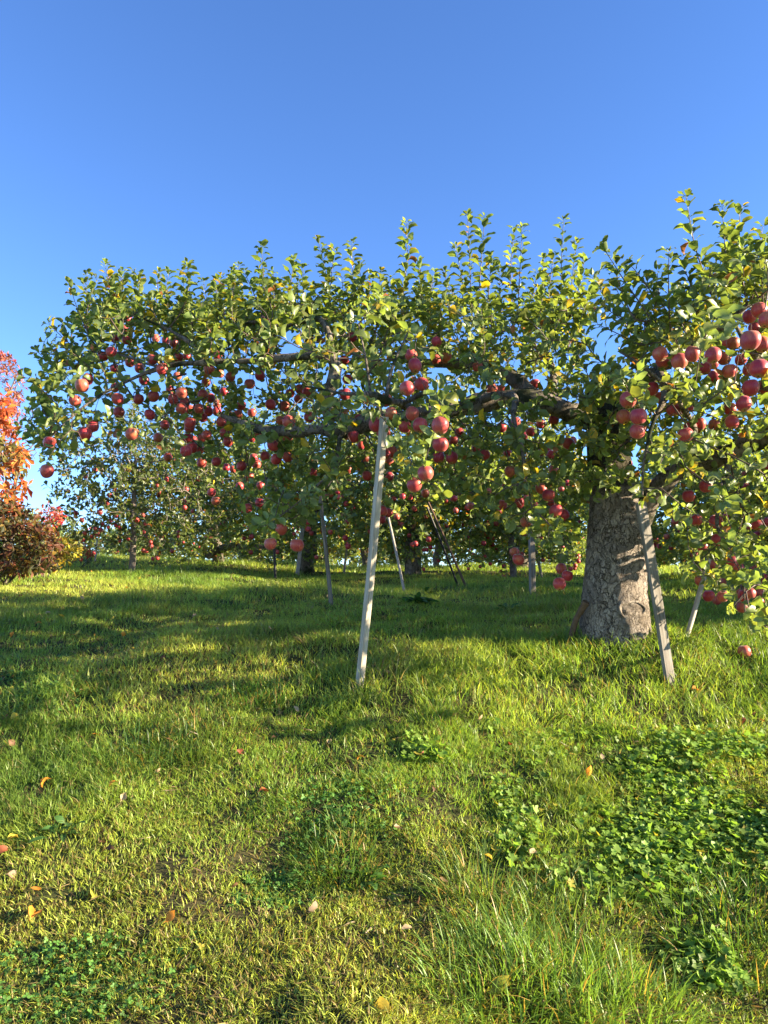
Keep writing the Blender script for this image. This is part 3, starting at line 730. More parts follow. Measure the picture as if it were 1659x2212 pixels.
    T.append(sample_poly([(1680, 600), (1900, 650), (1900, 1050), (1800, 1150), (1680, 1200)], 110, y0 - 1.3, y0 + 1.2, r))
    T.append(np.array([P(u, v, y0 - .9 + r.normal(0, .1)) for u, v in ((1395, 1075), (1388, 1110), (1392, 1150), (1402, 1190), (1258, 1155), (1235, 1140), (1205, 1120))]))
    T = np.concatenate(T)
    # keep twigs out of the biggest apples' faces: push targets that sit right in front of one backwards
    AC = np.array([a[3] for a in near_apples]); AD = np.array([a[4] for a in near_apples])
    camv = np.array([0, 0, CAMZ])
    def clear_front(pts, margin=1.15):
        keep = np.ones(len(pts), bool)
        for c, dd in zip(AC, AD):
            ax = (c - camv); L = np.linalg.norm(ax); ax /= L
            rel = pts - camv; t = rel @ ax
            pd = np.linalg.norm(rel - np.outer(t, ax), axis=1)
            keep &= ~((t < L + 0.03) & (t > 1.0) & (pd < dd * 0.5 * margin * t / L))
        return keep
    def uv(p):
        d = p - camv; yc = d[:, 1] * CP + d[:, 2] * SP; zc = -d[:, 1] * SP + d[:, 2] * CP
        return 829.5 + F * d[:, 0] / yc, 1106 - F * zc / yc
    U, Vv = uv(T)
    drop = in_poly(U, Vv, [(1362, 1095), (1440, 1095), (1475, 1490), (1400, 1490)]) | (in_poly(U, Vv, [(1255, 1075), (1400, 1090), (1400, 1400), (1250, 1400)]) & (r.random(len(T)) < .85))
    drop |= (U < 330) & (r.random(len(T)) < .42)
    drop |= (U < 1275) & (Vv < 745) & (r.random(len(T)) < .38)
    drop |= in_poly(U, Vv, [(1540, 965), (1665, 905), (1665, 995), (1540, 1025)]) & (T[:, 1] < y0 - .25) & (r.random(len(T)) < .75)
    drop |= in_poly(U, Vv, [(795, 960), (850, 960), (815, 1500), (760, 1500)]) & (T[:, 1] < 4.9)
    drop |= in_poly(U, Vv, [(1385, 1150), (1380, 1080), (1450, 1000), (1495, 1030), (1430, 1130)]) & (r.random(len(T)) < .8)
    drop |= in_poly(U, Vv, [(1262, 610), (1330, 640), (1372, 720), (1330, 790), (1288, 790)]) & (r.random(len(T)) < .9)
    drop |= in_poly(U, Vv, [(560, 1130), (680, 1130), (680, 1260), (560, 1260)]) & (r.random(len(T)) < .7)
    T = np.concatenate([T[~drop], sample_poly([(790, 875), (870, 875), (860, 935), (800, 935)], 9, y0 - 1.75, y0 - 1.5, r)])
    T = T[clear_front(T, 1.3)]
    hang_t = np.array([a[3] + np.array([0, 0, a[4] * 0.5 + 0.025]) for a in near_apples])
    nT = len(T)
    allT = np.concatenate([T, hang_t]); hang = np.concatenate([np.zeros(nT, bool), np.ones(len(hang_t), bool)])
    paths, cnt = grow(sk, skc, allT, r, hang=hang, sag=0.05)
    # water shoots on top: tip (u, v) and start below it
    tips = [(150, 615, 190, 720), (180, 610, 220, 720), (228, 573, 240, 700), (262, 600, 270, 700), (300, 598, 305, 690), (342, 593, 335, 690), (395, 586, 400, 690), (405, 610, 430, 690), (440, 610, 450, 700), (478, 600, 485, 690), (502, 588, 505, 690), (565, 537, 575, 690), (590, 590, 600, 690), (635, 563, 625, 680), (655, 580, 660, 680), (688, 520, 700, 690), (722, 540, 712, 690), (760, 527, 762, 690), (740, 600, 745, 690), (822, 590, 815, 700), (878, 483, 870, 640), (905, 570, 900, 690), (935, 600, 930, 690), (962, 590, 975, 700), (985, 535, 1000, 690), (1010, 468, 1020, 690), (1047, 472, 1032, 680), (1060, 560, 1050, 680), (1110, 497, 1112, 690), (1128, 495, 1118, 690), (1160, 590, 1140, 700), (1175, 560, 1165, 690), (1217, 478, 1215, 690), (1245, 525, 1228, 680), (1262, 565, 1235, 680), (1195, 555, 1185, 690), (1080, 590, 1085, 700), (1275, 640, 1250, 720),
            (105, 700, 170, 760), (80, 760, 150, 800), (60, 900, 130, 905), (45, 925, 120, 940), (120, 740, 190, 790), (50, 815, 120, 830), (75, 945, 130, 950), (820, 545 + 60, 820, 690)]
    tipsR = [(1302, 533, 1400, 680, -1.4), (1360, 570, 1420, 650, -1.3), (1445, 545, 1448, 700, -1.5), (1420, 590, 1450, 690, -1.4), (1482, 425, 1540, 640, -1.5), (1470, 560, 1500, 680, -1.5), (1560, 448, 1575, 640, -1.4), (1600, 452, 1590, 640, -1.3), (1575, 500, 1600, 640, -1.4), (1648, 490, 1640, 640, -1.3), (1665, 520, 1650, 640, -1.5), (1520, 560, 1545, 680, -1.5), (1330, 620, 1400, 700, -1.4), (1290, 700, 1380, 745, -1.4), (1300, 660, 1380, 720, -1.3), (1280, 600, 1340, 680, -.6), (1700, 470, 1690, 620, -1.2), (1760, 480, 1740, 620, -1.2), (1640, 560, 1650, 680, -1.6),
             (1330, 590, 1370, 690, -1.5), (1390, 600, 1420, 700, -1.2), (1555, 560, 1570, 660, -1.3), (1610, 520, 1610, 640, -1.5)]
    shoots = []
    skall = np.concatenate([sk] + [p[0] for p in paths])
    for tt in tips:
        u1, v1, u0, v0 = tt
        y = y0 + (r.uniform(-.3, .7) if u1 > 130 else r.uniform(-.3, .1))
        a = P(u0, v0, y + r.normal(0, .1)); b = P(u1, v1, y)
        near = skall[np.linalg.norm(skall - a, axis=1).argmin()]
        s = spline(np.array([near, a + (near - a) * .1, (a + b) / 2 + r.normal(0, .012, 3), b]), 0.03)
        shoots.append(s)
    for u1, v1, u0, v0, dy in tipsR:
        a = P(u0, v0, y0 + dy + r.normal(0, .08)); b = P(u1, v1, y0 + dy + r.normal(0, .08))
        near = skall[np.linalg.norm(skall - a, axis=1).argmin()]
        s = spline(np.array([near, a + (near - a) * .1, (a + b) / 2 + r.normal(0, .012, 3), b]), 0.03)
        shoots.append(s)
    # many shorter shoots in the top third
    for _ in range(150):
        u0 = r.uniform(185, 1270); v0 = r.uniform(650, 770); y = y0 + r.uniform(-.4, 1.1)
        a = P(u0, v0, y); b = P(u0 + r.normal(0, 22), max(v0 - r.uniform(50, 130), 612 + r.uniform(-40, 65)), y + r.normal(0, .06))
        near = skall[np.linalg.norm(skall - a, axis=1).argmin()]
        shoots.append(spline(np.array([near, a + (near - a) * .1, (a + b) / 2 + r.normal(0, .01, 3), b]), 0.04))
    qt = Quads()
    twig_mesh(qt, paths, cnt)
    for s in shoots: qt.tube(s, np.linspace(.0052, .0016, len(s)), 5, cap=False)
    qt.build("twigs", M_TWIG, root)
    # leaves
    lp = []
    for (pts, par, i), c in zip(paths, cnt):
        tot = np.linalg.norm(np.diff(pts, axis=0), axis=1).sum()
        if c > 25: continue
        if i >= nT and r.random() < 0.3: continue
        lp.append(pts)
    A = leaves_on_paths(lp, 0.031, 0.079, r=r, terminal=5, start=0.15)
    Bv = leaves_on_paths(shoots, 0.021, 0.080, r=r, terminal=4, start=0.12, up=0.25)
    Vs, Ts, Cs = [], [], []
    off = 0
    K = 2 + 3 * len(ROWS_FULL)
    for V, T_, C in (A, Bv):
        N = len(V) // K
        cen = V.reshape(N, K, 3).mean(1)
        keep = clear_front(cen, 1.12)
        # a few leaves do cross the apples
        FA = [a for l in far_by_tree.values() for a in l]
        keep &= uncovered(cen, [a[3] for a in FA], [a[4] for a in FA], 1.0) | (r.random(N) < .25)
        keep |= r.random(N) < 0.05
        idx = np.where(keep)[0]
        V2 = V.reshape(N, K, 3)[idx].reshape(-1, 3); C2 = C.reshape(N, K, 3)[idx].reshape(-1, 3)
        tpl = T_[:len(T_) // N]
        T2 = (tpl[None] + (np.arange(len(idx)) * K)[:, None, None]).reshape(-1, 3)
        Vs.append(V2); Cs.append(C2); Ts.append(T2 + off); off += len(V2)
    V = np.concatenate(Vs) - np.array(root.location)
    # yellowing patches (branches that turn first)
    C = np.concatenate(Cs)
    link("crown", mesh_np("crown", V, np.concatenate(Ts), M_LEAF, C), root)
    print("main leaves", off // K)
    return root, y0

# ------------------------------------------------------------------ background apple trees
def back_tree(seed, bu, bv, depth, crown, rdep, tr, label, n=420, slender=False, lean=0, group="apple trees of the orchard behind the big old one", bark=None, extra_targets=None, lowlimb=None, Lf=0.095, aps=(), tint=1.0, yellow=.06):
    """crown = (u, v, ru, rv) on the photo plane at that depth"""
    r = np.random.default_rng(seed)
    b = P(bu, bv, depth); b[2] = float(gz(b[0], depth))
    root = empty("apple_tree", b, label, "apple tree", group)
    cu, cv, ru, rv = crown
    C0 = P(cu, cv, depth); RX = ru / F * depth; RZ = rv / F * depth
    q = Quads(); sk = []; skc = []
    top = np.array([b[0] + lean, depth, C0[2] + (RZ * 0.55 if slender else -RZ * 0.1)])
    mid = (b + top) / 2 + np.array([r.normal(0, tr * .5), 0, 0])
    tp = spline(np.array([[*(b - np.array([0, 0, .1])), tr * 1.25], [*(b + np.array([0, 0, .15])), tr * 1.02], [*mid, tr * .92], [*top, tr * (.25 if slender else .7)]]), 0.05)
    t = np.arange(len(tp)) * .05
    tp[:, 0] += tr * .5 * vnoise(t * 3, t * 0 + seed); tp[:, 3] *= 1 + .35 * vnoise(t * 5, t * 0 + seed + 9)
    q.tube(tp[:, :3], tp[:, 3], 14, noise=0.18, nfreq=len(tp) * .25, seed=seed)
    fork = tp[int(len(tp) * 0.62)]
    nl = 7 if slender else 8
    for i in range(nl):
        a = i / nl * 6.283 + r.uniform(-.3, .3)
        st = tp[int(len(tp) * (r.uniform(.4, .95) if slender else r.uniform(.62, .97)))]
        e = C0 + np.array([math.cos(a) * RX * .72, math.sin(a) * rdep * .7, r.uniform(-.45, .5) * RZ])
        m = (st[:3] + e) / 2 + np.array([0, 0, r.uniform(.0, .25) * RZ])
        s = spline(np.array([[*st[:3], st[3] * (.35 if slender else .6)], [*m, tr * (.2 if slender else .3)], [*e, .006]]), .07)
        s[:, :3] += np.array([[0, 0, 1]]) * (.03 * vnoise(np.arange(len(s)) * .5, np.full(len(s), i + seed)))[:, None]
        q.tube(s[:, :3], s[:, 3], 8)
        sk.append(s[2:, :3]); skc.append(np.linspace(0, .3, len(s) - 2))
    if lowlimb is not None:
        s = spline(np.array([[*P(u, v, y), rr] for u, v, y, rr in lowlimb]), .06)
        q.tube(s[:, :3], s[:, 3], 10, noise=.25, nfreq=9, seed=seed); sk.append(s[:, :3]); skc.append(np.linspace(0, .3, len(s)))
    n = int(n * 1.85); d = norm(r.normal(0, 1, (n, 3))); rad = r.random((n, 1)) ** (1 / 2.2)
    k = d * rad
    # droop: the skirt hangs lower at the rim
    T = C0 + k * np.array([RX, rdep, RZ]); T[:, 2] -= (np.abs(k[:, 0]) ** 2) * RZ * .25
    T = T + .12 * (r.random(T.shape) - .5)
    if len(aps):
        T = np.concatenate([T, np.array([a[3] + np.array([0, 0, .06]) for a in aps])])
    gmin = gz(T[:, 0], T[:, 1]) + .18
    T[:, 2] = np.maximum(T[:, 2], gmin)
    paths, cnt = grow(np.concatenate(sk), np.concatenate(skc), T, r, wander=.05)
    twig_mesh(q, paths, cnt, .0025, 4, .02); q.build("trunk", bark or M_BARKB, root)
    V, Tt, Cc = leaves_on_paths([p[0] for p, c in zip(paths, cnt) if c < 40], .040, Lf*1.12, low=True, r=r, terminal=4, start=.1, yellow=yellow)
    if len(aps):
        K = 2 + 3 * len(ROWS_LOW); N = len(V) // K
        kp = uncovered(V.reshape(N, K, 3).mean(1), [a[3] for a in aps], [a[4] for a in aps], 1.0) | (r.random(N) < .12)
        ix = np.where(kp)[0]; tpl = Tt[:len(Tt) // N]
        V = V.reshape(N, K, 3)[ix].reshape(-1, 3); Cc = Cc.reshape(N, K, 3)[ix].reshape(-1, 3)
        Tt = (tpl[None] + (np.arange(len(ix)) * K)[:, None, None]).reshape(-1, 3)
    link("crown", mesh_np("crown", V - np.array(root.location), Tt, M_LEAF, Cc * 1.15 * tint), root)
    return root

BT = [  # seed, base u, base v, depth, crown, rdep, trunk r, label, n, slender
 dict(seed=31, bu=285, bv=1242, depth=12.0, crown=(310, 1030, 215, 165), rdep=1.3, tr=.045, label="young apple tree with slender smooth grey trunk standing alone at the left", Lf=.078, tint=.55, yellow=.015, n=430, slender=True, bark=M_SMOOTH),
 dict(seed=32, bu=660, bv=1240, depth=14.0, crown=(650, 1045, 240, 185), rdep=1.8, tr=.13, label="apple tree with short pale stout trunk behind the leaning thin prop", n=560),
 dict(seed=33, bu=892, bv=1250, depth=12.6, crown=(900, 1035, 225, 185), rdep=1.6, tr=.125, label="apple tree with straight brown trunk just right of the pale square prop", n=560),
 dict(seed=34, bu=1108, bv=1258, depth=13.0, crown=(1120, 1050, 170, 175), rdep=1.3, tr=.055, label="apple tree with thin whitish trunk leaning left in front of the old trunk's left side", n=420, slender=True, bark=M_SMOOTH, lean=-.1),
 dict(seed=35, bu=470, bv=1225, depth=16.5, crown=(450, 1065, 190, 160), rdep=1.8, tr=.12, label="apple tree on the crest with a dark crooked limb close above the grass", n=520,
      lowlimb=[(450, 1200, 16.3, .09), (490, 1182, 16, .08), (540, 1180, 15.8, .06), (600, 1186, 15.6, .03)]),
 dict(seed=36, bu=1132, bv=1232, depth=17.0, crown=(1190, 1100, 170, 120), rdep=1.8, tr=.16, label="apple tree with dark stubby trunk behind the thin vertical post", n=460),
 dict(seed=37, bu=943, bv=1238, depth=18.0, crown=(975, 1095, 160, 95), rdep=1.6, tr=.075, label="apple tree with pale narrow trunk against the sky gap at the crest", n=380, bark=M_SMOOTH),
 dict(seed=38, bu=1535, bv=1255, depth=12.5, crown=(1530, 1070, 190, 165), rdep=1.7, tr=.11, label="apple tree behind the right fork of the old trunk, apples low in shade", n=560),
 dict(seed=39, bu=1790, bv=1280, depth=9.5, crown=(1720, 1080, 190, 210), rdep=1.6, tr=.11, label="apple tree at the right edge behind the hanging fruit", n=560),
 dict(seed=40, bu=790, bv=1226, depth=20.0, crown=(800, 1120, 130, 90), rdep=1.8, tr=.1, label="apple tree on the crest seen between the pale prop and the thin leaning prop", n=380),
 dict(seed=41, bu=2130, bv=1330, depth=6.6, crown=(2180, 940, 410, 400), rdep=1.7, tr=.15, label="neighbouring old apple tree past the right edge shading the grass", Lf=.11, n=850),  # out-of-frame tree, added and thickened to cast the shade band on the grass
 dict(seed=42, bu=2200, bv=1270, depth=10.6, crown=(2200, 960, 300, 230), rdep=1.8, tr=.15, label="further apple tree past the right edge of the picture", n=380),  # second out-of-frame tree, added for the shade it throws on the grass
]
# hand the far apples to the tree whose crown they show in
far_by_tree = {i: [] for i in range(len(BT))}
rf = np.random.default_rng(8)
for u, v, sz, y, dia in far_apples:
    best = min(range(10), key=lambda i: ((u - BT[i]['crown'][0]) / BT[i]['crown'][2]) ** 2 + ((v - BT[i]['crown'][1]) / BT[i]['crown'][3]) ** 2 + abs(y - BT[i]['depth']) * .08)
    B_ = BT[best]
    y = float(np.clip(y, B_['depth'] - B_['rdep'], B_['depth'] - .2 * B_['rdep']))
    dia = float(np.clip(sz * y / F, .055, .092))
    p = P(u, v, y); p[2] = max(p[2], float(gz(p[0], y)) + dia)
    far_by_tree[best].append([u, v, sz, p, dia])
MAIN, Y0 = build_main()
for i, b in enumerate(BT):
    back_tree(aps=far_by_tree[i], **b)

# far rows beyond the crest: copies of one small build
far_src = None
FAR = [(60, 24, 1.0), (350, 25, 1.0), (250, 30, 1.0), (560, 26, 1.05), (700, 27, 1.0), (860, 28, 1.0), (1060, 27, 1.05), (1200, 25, 1.0), (1330, 28, 1.1), (1440, 24, 1.0), (1600, 24, 1.1)]
FLAB = ["far apple tree beyond the crest at the left behind the autumn bushes", "far apple tree just right of the young slender tree, beyond the crest", "far apple tree left of the young slender trunk, beyond the crest",
        "far apple tree beyond the crest behind the thin black pole", "far apple tree beyond the crest behind the thin leaning prop", "far apple tree beyond the crest right of the pale square prop",
        "far apple tree beyond the crest behind the crossed dark poles' right side", "far apple tree beyond the crest left of the old trunk", "far apple tree hidden mostly by the old flaky trunk",
        "far apple tree beyond the crest right of the old trunk", "far apple tree beyond the crest at the right edge of the picture"]
rr_ = np.random.default_rng(77)
for k, (u, y, sc) in enumerate(FAR):
    if far_src is None:
        far_src = back_tree(70, u, 1215, y, (u, 1150, 135, 62), 1.8, .1, FLAB[0], n=300, Lf=.11, group="apple trees beyond the crest")
        src_kids = list(far_src.children)
        far_src.location.z = float(gz(far_src.location.x, far_src.location.y)) - .1
    else:
        c = far_src.copy(); COL.objects.link(c); c['label'] = FLAB[k]
        p = P(u, 1200, y); c.location = (p[0], p[1], float(gz(p[0], p[1])) - .1 + .35 * max(0, y - 24) * .4)
        c.rotation_euler = (0, 0, float(rr_.uniform(0, 6.28))); c.scale = (sc, sc, sc)
        for ch in src_kids:
            d = ch.copy(); COL.objects.link(d); d.parent = c

# ------------------------------------------------------------------ apples as objects
def apple_mesh(seed, seg=24, rings=16):
    r = np.random.default_rng(seed)
    v = []; 
    th = np.arange(seg) / seg * 2 * math.pi
    prof = []
    for i in range(rings + 1):
        a = math.pi * i / rings
        x = math.sin(a); z = math.cos(a)
        rad = 0.5 * (x ** 0.90)
        zz = 0.535 * z
        if z > 0: zz -= 0.16 * math.exp(-(x / 0.30) ** 2); rad *= 1.0 + 0.03 * z
        else: zz += 0.075 * math.exp(-(x / 0.26) ** 2); rad *= 1 - 0.10 * abs(z) ** 2
        prof.append((rad, zz))
    tilt = r.uniform(-.10, .10); ph = r.random() * 6
    for rad, zz in prof:
        lob = 1 + 0.016 * np.cos(5 * th + ph) * (0.3 + (zz < 0) * 0.9) + 0.035 * np.cos(th + ph * 2) + 0.025 * np.cos(2 * th + ph)
        v.append(np.stack([rad * lob * np.cos(th), rad * lob * np.sin(th), zz + tilt * rad * np.cos(th)], 1))
    V = np.concatenate(v)
    i, j = np.meshgrid(np.arange(rings), np.arange(seg), indexing='ij'); i = i.ravel(); j = j.ravel(); k = (j + 1) % seg
    f = np.stack([i * seg + j, (i + 1) * seg + j, (i + 1) * seg + k, i * seg + k], 1)
    return mesh_np("apple", V * 0.084, f, M_APPLE)
AM = [apple_mesh(s) for s in range(5)]
def stalk_mesh():
    q = Quads(); q.tube(np.array([(0, 0, .028), (.001, 0, .040), (.003, .001, .052), (.004, .002, .068)]), np.array([.0014, .0012, .0012, .0020]), 6)
    return mesh_np("stalk", np.concatenate(q.v), np.concatenate(q.f), M_STALK)
def calyx_mesh():
    q = Quads()
    for k in range(5):
        a = k * 1.2566; c, s = math.cos(a), math.sin(a)
        q.tube(np.array([(0, 0, -.037), (c * .003, s * .003, -.0405), (c * .0055, s * .0055, -.042)]), np.array([.0018, .0014, .0004]), 5)
    return mesh_np("calyx", np.concatenate(q.v), np.concatenate(q.f), M_CALYX)
SM, CM = stalk_mesh(), calyx_mesh()

ANCH = [  # landmark regions in the photo (1659 units) and how to name them
 (100, 985, "at the far left tip of the canopy"), (185, 870, "above the pair near the left tip"), (190, 930, "in the pair near the left tip"), (260, 870, "left of the young tree's top"), (290, 935, "straight above the slender young trunk"), (240, 755, "high in the left part of the canopy"), (270, 715, "near the top left of the canopy"), (340, 790, "below the left end of the upper limb"), (320, 880, "above and right of the young tree"),
 (380, 740, "along the thin end of the upper limb"), (395, 860, "in the crowded left cluster, upper row"), (405, 920, "in the crowded left cluster, middle row"), (410, 975, "in the crowded left cluster, bottom row"), (455, 800, "just under the pale upper limb"), (450, 880, "right of the crowded left cluster"), (485, 930, "in the string right of the left cluster"), (440, 1000, "below the crowded left cluster"), (550, 820, "in the pair under the middle of the upper limb"), (520, 880, "below the pair under the upper limb"),
 (600, 880, "left of the riser joining the two limbs"), (620, 930, "below the dark limb, left of the thin prop"), (600, 980, "in the group left of the thin prop's top"), (535, 1000, "high over the thin black pole"), (540, 1095, "left above the thin black pole"), (610, 1165, "in the low trio hanging by the black pole"), (665, 900, "just left of the bend in the dark limb"), (760, 730, "on its own high in the middle"), (745, 790, "behind leaves above the middle"), (745, 850, "left of the prop's upper end"), (770, 945, "behind the prop's upper end"),
 (895, 780, "in the stack above the pale prop"), (895, 835, "in the large pair over the pale prop"), (820, 920, "touching the top of the pale prop"), (900, 910, "right beside the top of the pale prop"), (950, 915, "largest ones right of the pale prop"), (950, 965, "below the largest right of the prop"), (840, 990, "close right of the upper pale prop"), (905, 1035, "in the big low pair right of the prop"), (830, 1100, "beside the middle of the pale prop"), (945, 740, "high right of the middle"), (965, 780, "in front of the back limb"), (1035, 795, "right end of the back limb"),
 (990, 935, "between the big ones and the hanging wood"), (1060, 840, "in the cluster on the hanging wood"), (1120, 820, "above the thick dark limb"), (1040, 880, "low in the cluster on the hanging wood"), (1120, 870, "right of the cluster on the hanging wood"), (1100, 920, "under the thick dark limb"), (1190, 910, "close left of the old trunk top"), (1045, 980, "middle right under the dark limb"), (1100, 1015, "on the hanging wood's lower part"), (1185, 1000, "left of the old trunk, high up"), (1185, 1060, "in the bunch left of the old trunk"), (1200, 1110, "lower bunch left of the old trunk"), (1130, 1130, "alone under the bunch left of trunk"), (1120, 1205, "lowest with a dry leaf, before thin trunk"), (1215, 1245, "in the lowest trio left of the trunk"),
 (1370, 890, "in the trio before the old trunk's top"), (1355, 1005, "hanging before the grey board's top"), (1440, 770, "right of the sky gap, high up"), (1500, 770, "in the row over the yellow leaves"), (1550, 780, "right in the row over the yellow leaves"), (1410, 840, "above the trio before the trunk"), (1480, 890, "under the yellow leaves"), (1550, 930, "right under the yellow leaves"), (1630, 680, "at the right edge, highest"), (1620, 740, "at the right edge, second tier"), (1635, 795, "at the right edge, third tier"), (1620, 840, "at the right edge, fourth tier"), (1600, 880, "at the right edge above the thick limb"),
 (1520, 1010, "under the right fork limb"), (1490, 1070, "on the hanging shoot right of the fork"), (1530, 1125, "pair on the hanging right shoot"), (1510, 1180, "low on the hanging right shoot"), (1575, 1220, "upper part of the lower right bunch"), (1510, 1255, "left in the lower right bunch"), (1560, 1285, "centre of the lower right bunch"), (1630, 1290, "right in the lower right bunch"), (1605, 1407, "lowest of all at the right"), (1640, 1130, "at the right edge in the lower foliage")]
FANCH = [(190, 1080, "on the left side of the young tree"), (200, 1165, "in the low left cluster by the sky gap"), (250, 1130, "left of the young tree's trunk"), (310, 1165, "right of the young tree's trunk"), (330, 1205, "low over the bright grass by the young tree"), (385, 1165, "halfway between young tree and black pole"), (350, 1050, "right side of the young tree"), (420, 1080, "on the string behind the crowded cluster"), (425, 1125, "low on the string behind the cluster"), (480, 1130, "left of the thin black pole"), (540, 1180, "just left of the thin black pole"), (665, 1135, "near the stout pale trunk"), (710, 1070, "beside the thin prop's top"), (745, 1170, "between the two leaning props"), (750, 1090, "left of the pale prop behind"), (860, 1060, "left of the straight brown trunk"), (880, 1110, "beside the straight brown trunk"), (850, 1160, "over the thin white pole"), (930, 1180, "in the sky gap by the brown trunk"), (950, 1090, "above the crossed dark poles"), (985, 1140, "right of the crossed dark poles"), (1060, 1080, "middle distance between poles and post"), (1060, 1170, "left of the thin leaning trunk"), (1130, 1080, "above the thin vertical post"), (1190, 1170, "right of the thin vertical post"), (1240, 1220, "behind the lowest trio"), (1160, 990, "behind the hanging wood"), (1230, 1060, "close to the old trunk's left edge"), (1430, 1160, "in the gap right of the old trunk"), (1440, 1050, "in the fork of the old trunk"), (1570, 1050, "behind the right fork limb"), (1610, 1160, "behind the lower right bunch"), (600, 1050, "over the black pole behind")]
ORD = ["first", "second", "third", "fourth", "fifth", "sixth", "seventh", "eighth", "ninth", "tenth", "eleventh", "twelfth", "thirteenth", "fourteenth", "fifteenth"]

def make_apples():
    allA = [(a, True) for a in near_apples] + [(a, False) for l in far_by_tree.values() for a in l]
    allA.sort(key=lambda t: -t[0][2])
    ind, rest = allA[:300], allA[300:]
    r = np.random.default_rng(99)
    buckets = {}
    for a, near in ind:
        L = ANCH if near else FANCH
        k = min(range(len(L)), key=lambda i: (L[i][0] - a[0]) ** 2 + (L[i][1] - a[1]) ** 2)
        buckets.setdefault((near, k), []).append(a)
    for (near, k), lst in buckets.items():
        phrase = (ANCH if near else FANCH)[k][2]
        lst.sort(key=lambda a: a[0])
        for i, a in enumerate(lst):
            kind = "ripe red apple" if near else "small distant red apple"
            if len(lst) == 1: lab = f"{kind} {phrase}"
            elif i == 0: lab = f"{kind} {phrase}, leftmost there"
            elif i == len(lst) - 1: lab = f"{kind} {phrase}, rightmost there"
            else: lab = f"{kind} {phrase}, {ORD[i]} from left"
            o = bpy.data.objects.new("apple", AM[int(r.integers(5))]); COL.objects.link(o)
            tag(o, lab, "apple", "apples hanging in the big old tree" if near else "apples hanging in the trees behind")
            s = a[4] / 0.084
            o.location = tuple(float(x) for x in a[3]); o.scale = (s, s, s * r.uniform(.93, 1.04))
            o.rotation_euler = (float(r.normal(0, .22)), float(r.normal(0, .22)), float(r.uniform(0, 6.28)))
            if near:
                for nm, me in (("stalk", SM), ("calyx", CM)):
                    c = bpy.data.objects.new(nm, me); COL.objects.link(c); c.parent = o
    # the many smaller ones behind, as one
    extra = []
    for i, b in enumerate(BT[:10]):
        cu, cv, ru, rv = b['crown']
        for _ in range(34 if i else 14):
            for _t in range(20):
                a_ = r.uniform(0, 6.28); q_ = math.sqrt(r.random()) * .92
                u = cu + math.cos(a_) * ru * q_; v = cv + abs(math.sin(a_)) * rv * q_ * .9 + r.uniform(-.2, .1) * rv
                if v > 990: break
            y = b['depth'] + r.uniform(-.95, .5) * b['rdep']
            p = P(u, v, y)
            if p[2] < gz(p[0], y) + .15: continue
            extra.append((p, r.uniform(.068, .085)))
    for u, y, sc in FAR:
        for _ in range(16):
            p = P(u + r.uniform(-110, 110), r.uniform(1130, 1205), y - r.uniform(.4, 1.6))
            if p[2] < gz(p[0], p[1]) + .1: continue
            extra.append((p, r.uniform(.07, .085)))
    for (a, near) in rest: extra.append((a[3], a[4]))
    base = np.array([v.co[:] for v in apple_mesh(3, 10, 7).vertices])
    f0 = np.array([p.vertices[:] for p in apple_mesh(3, 10, 7).polygons])
    Vs = []; Fs = []
    for i, (p, dia) in enumerate(extra):
        Vs.append(base * (dia / .084) + p); Fs.append(f0 + i * len(base))
    m2, n, out = new_mat("distant_apple_skin")
    pb = nd(n, "ShaderNodeBsdfPrincipled", Roughness=.45); tcx = nd(n, "ShaderNodeTexCoord"); nz = nd(n, "ShaderNodeTexNoise", Scale=3.0)
    n.links.new(tcx.outputs['Object'], nz.inputs['Vector']); rp = ramp(n, [(.35, (.30, .018, .032)), (.65, (.42, .07, .05))]); n.links.new(nz.outputs[0], rp.inputs[0])
    n.links.new(rp.outputs[0], pb.inputs['Base Color']); n.links.new(pb.outputs[0], out.inputs[0])
    tag(link("distant_apples", mesh_np("distant_apples", np.concatenate(Vs), np.concatenate(Fs), m2)), "countless small red apples dotted through the trees behind", "apples", kind='stuff')
make_apples()

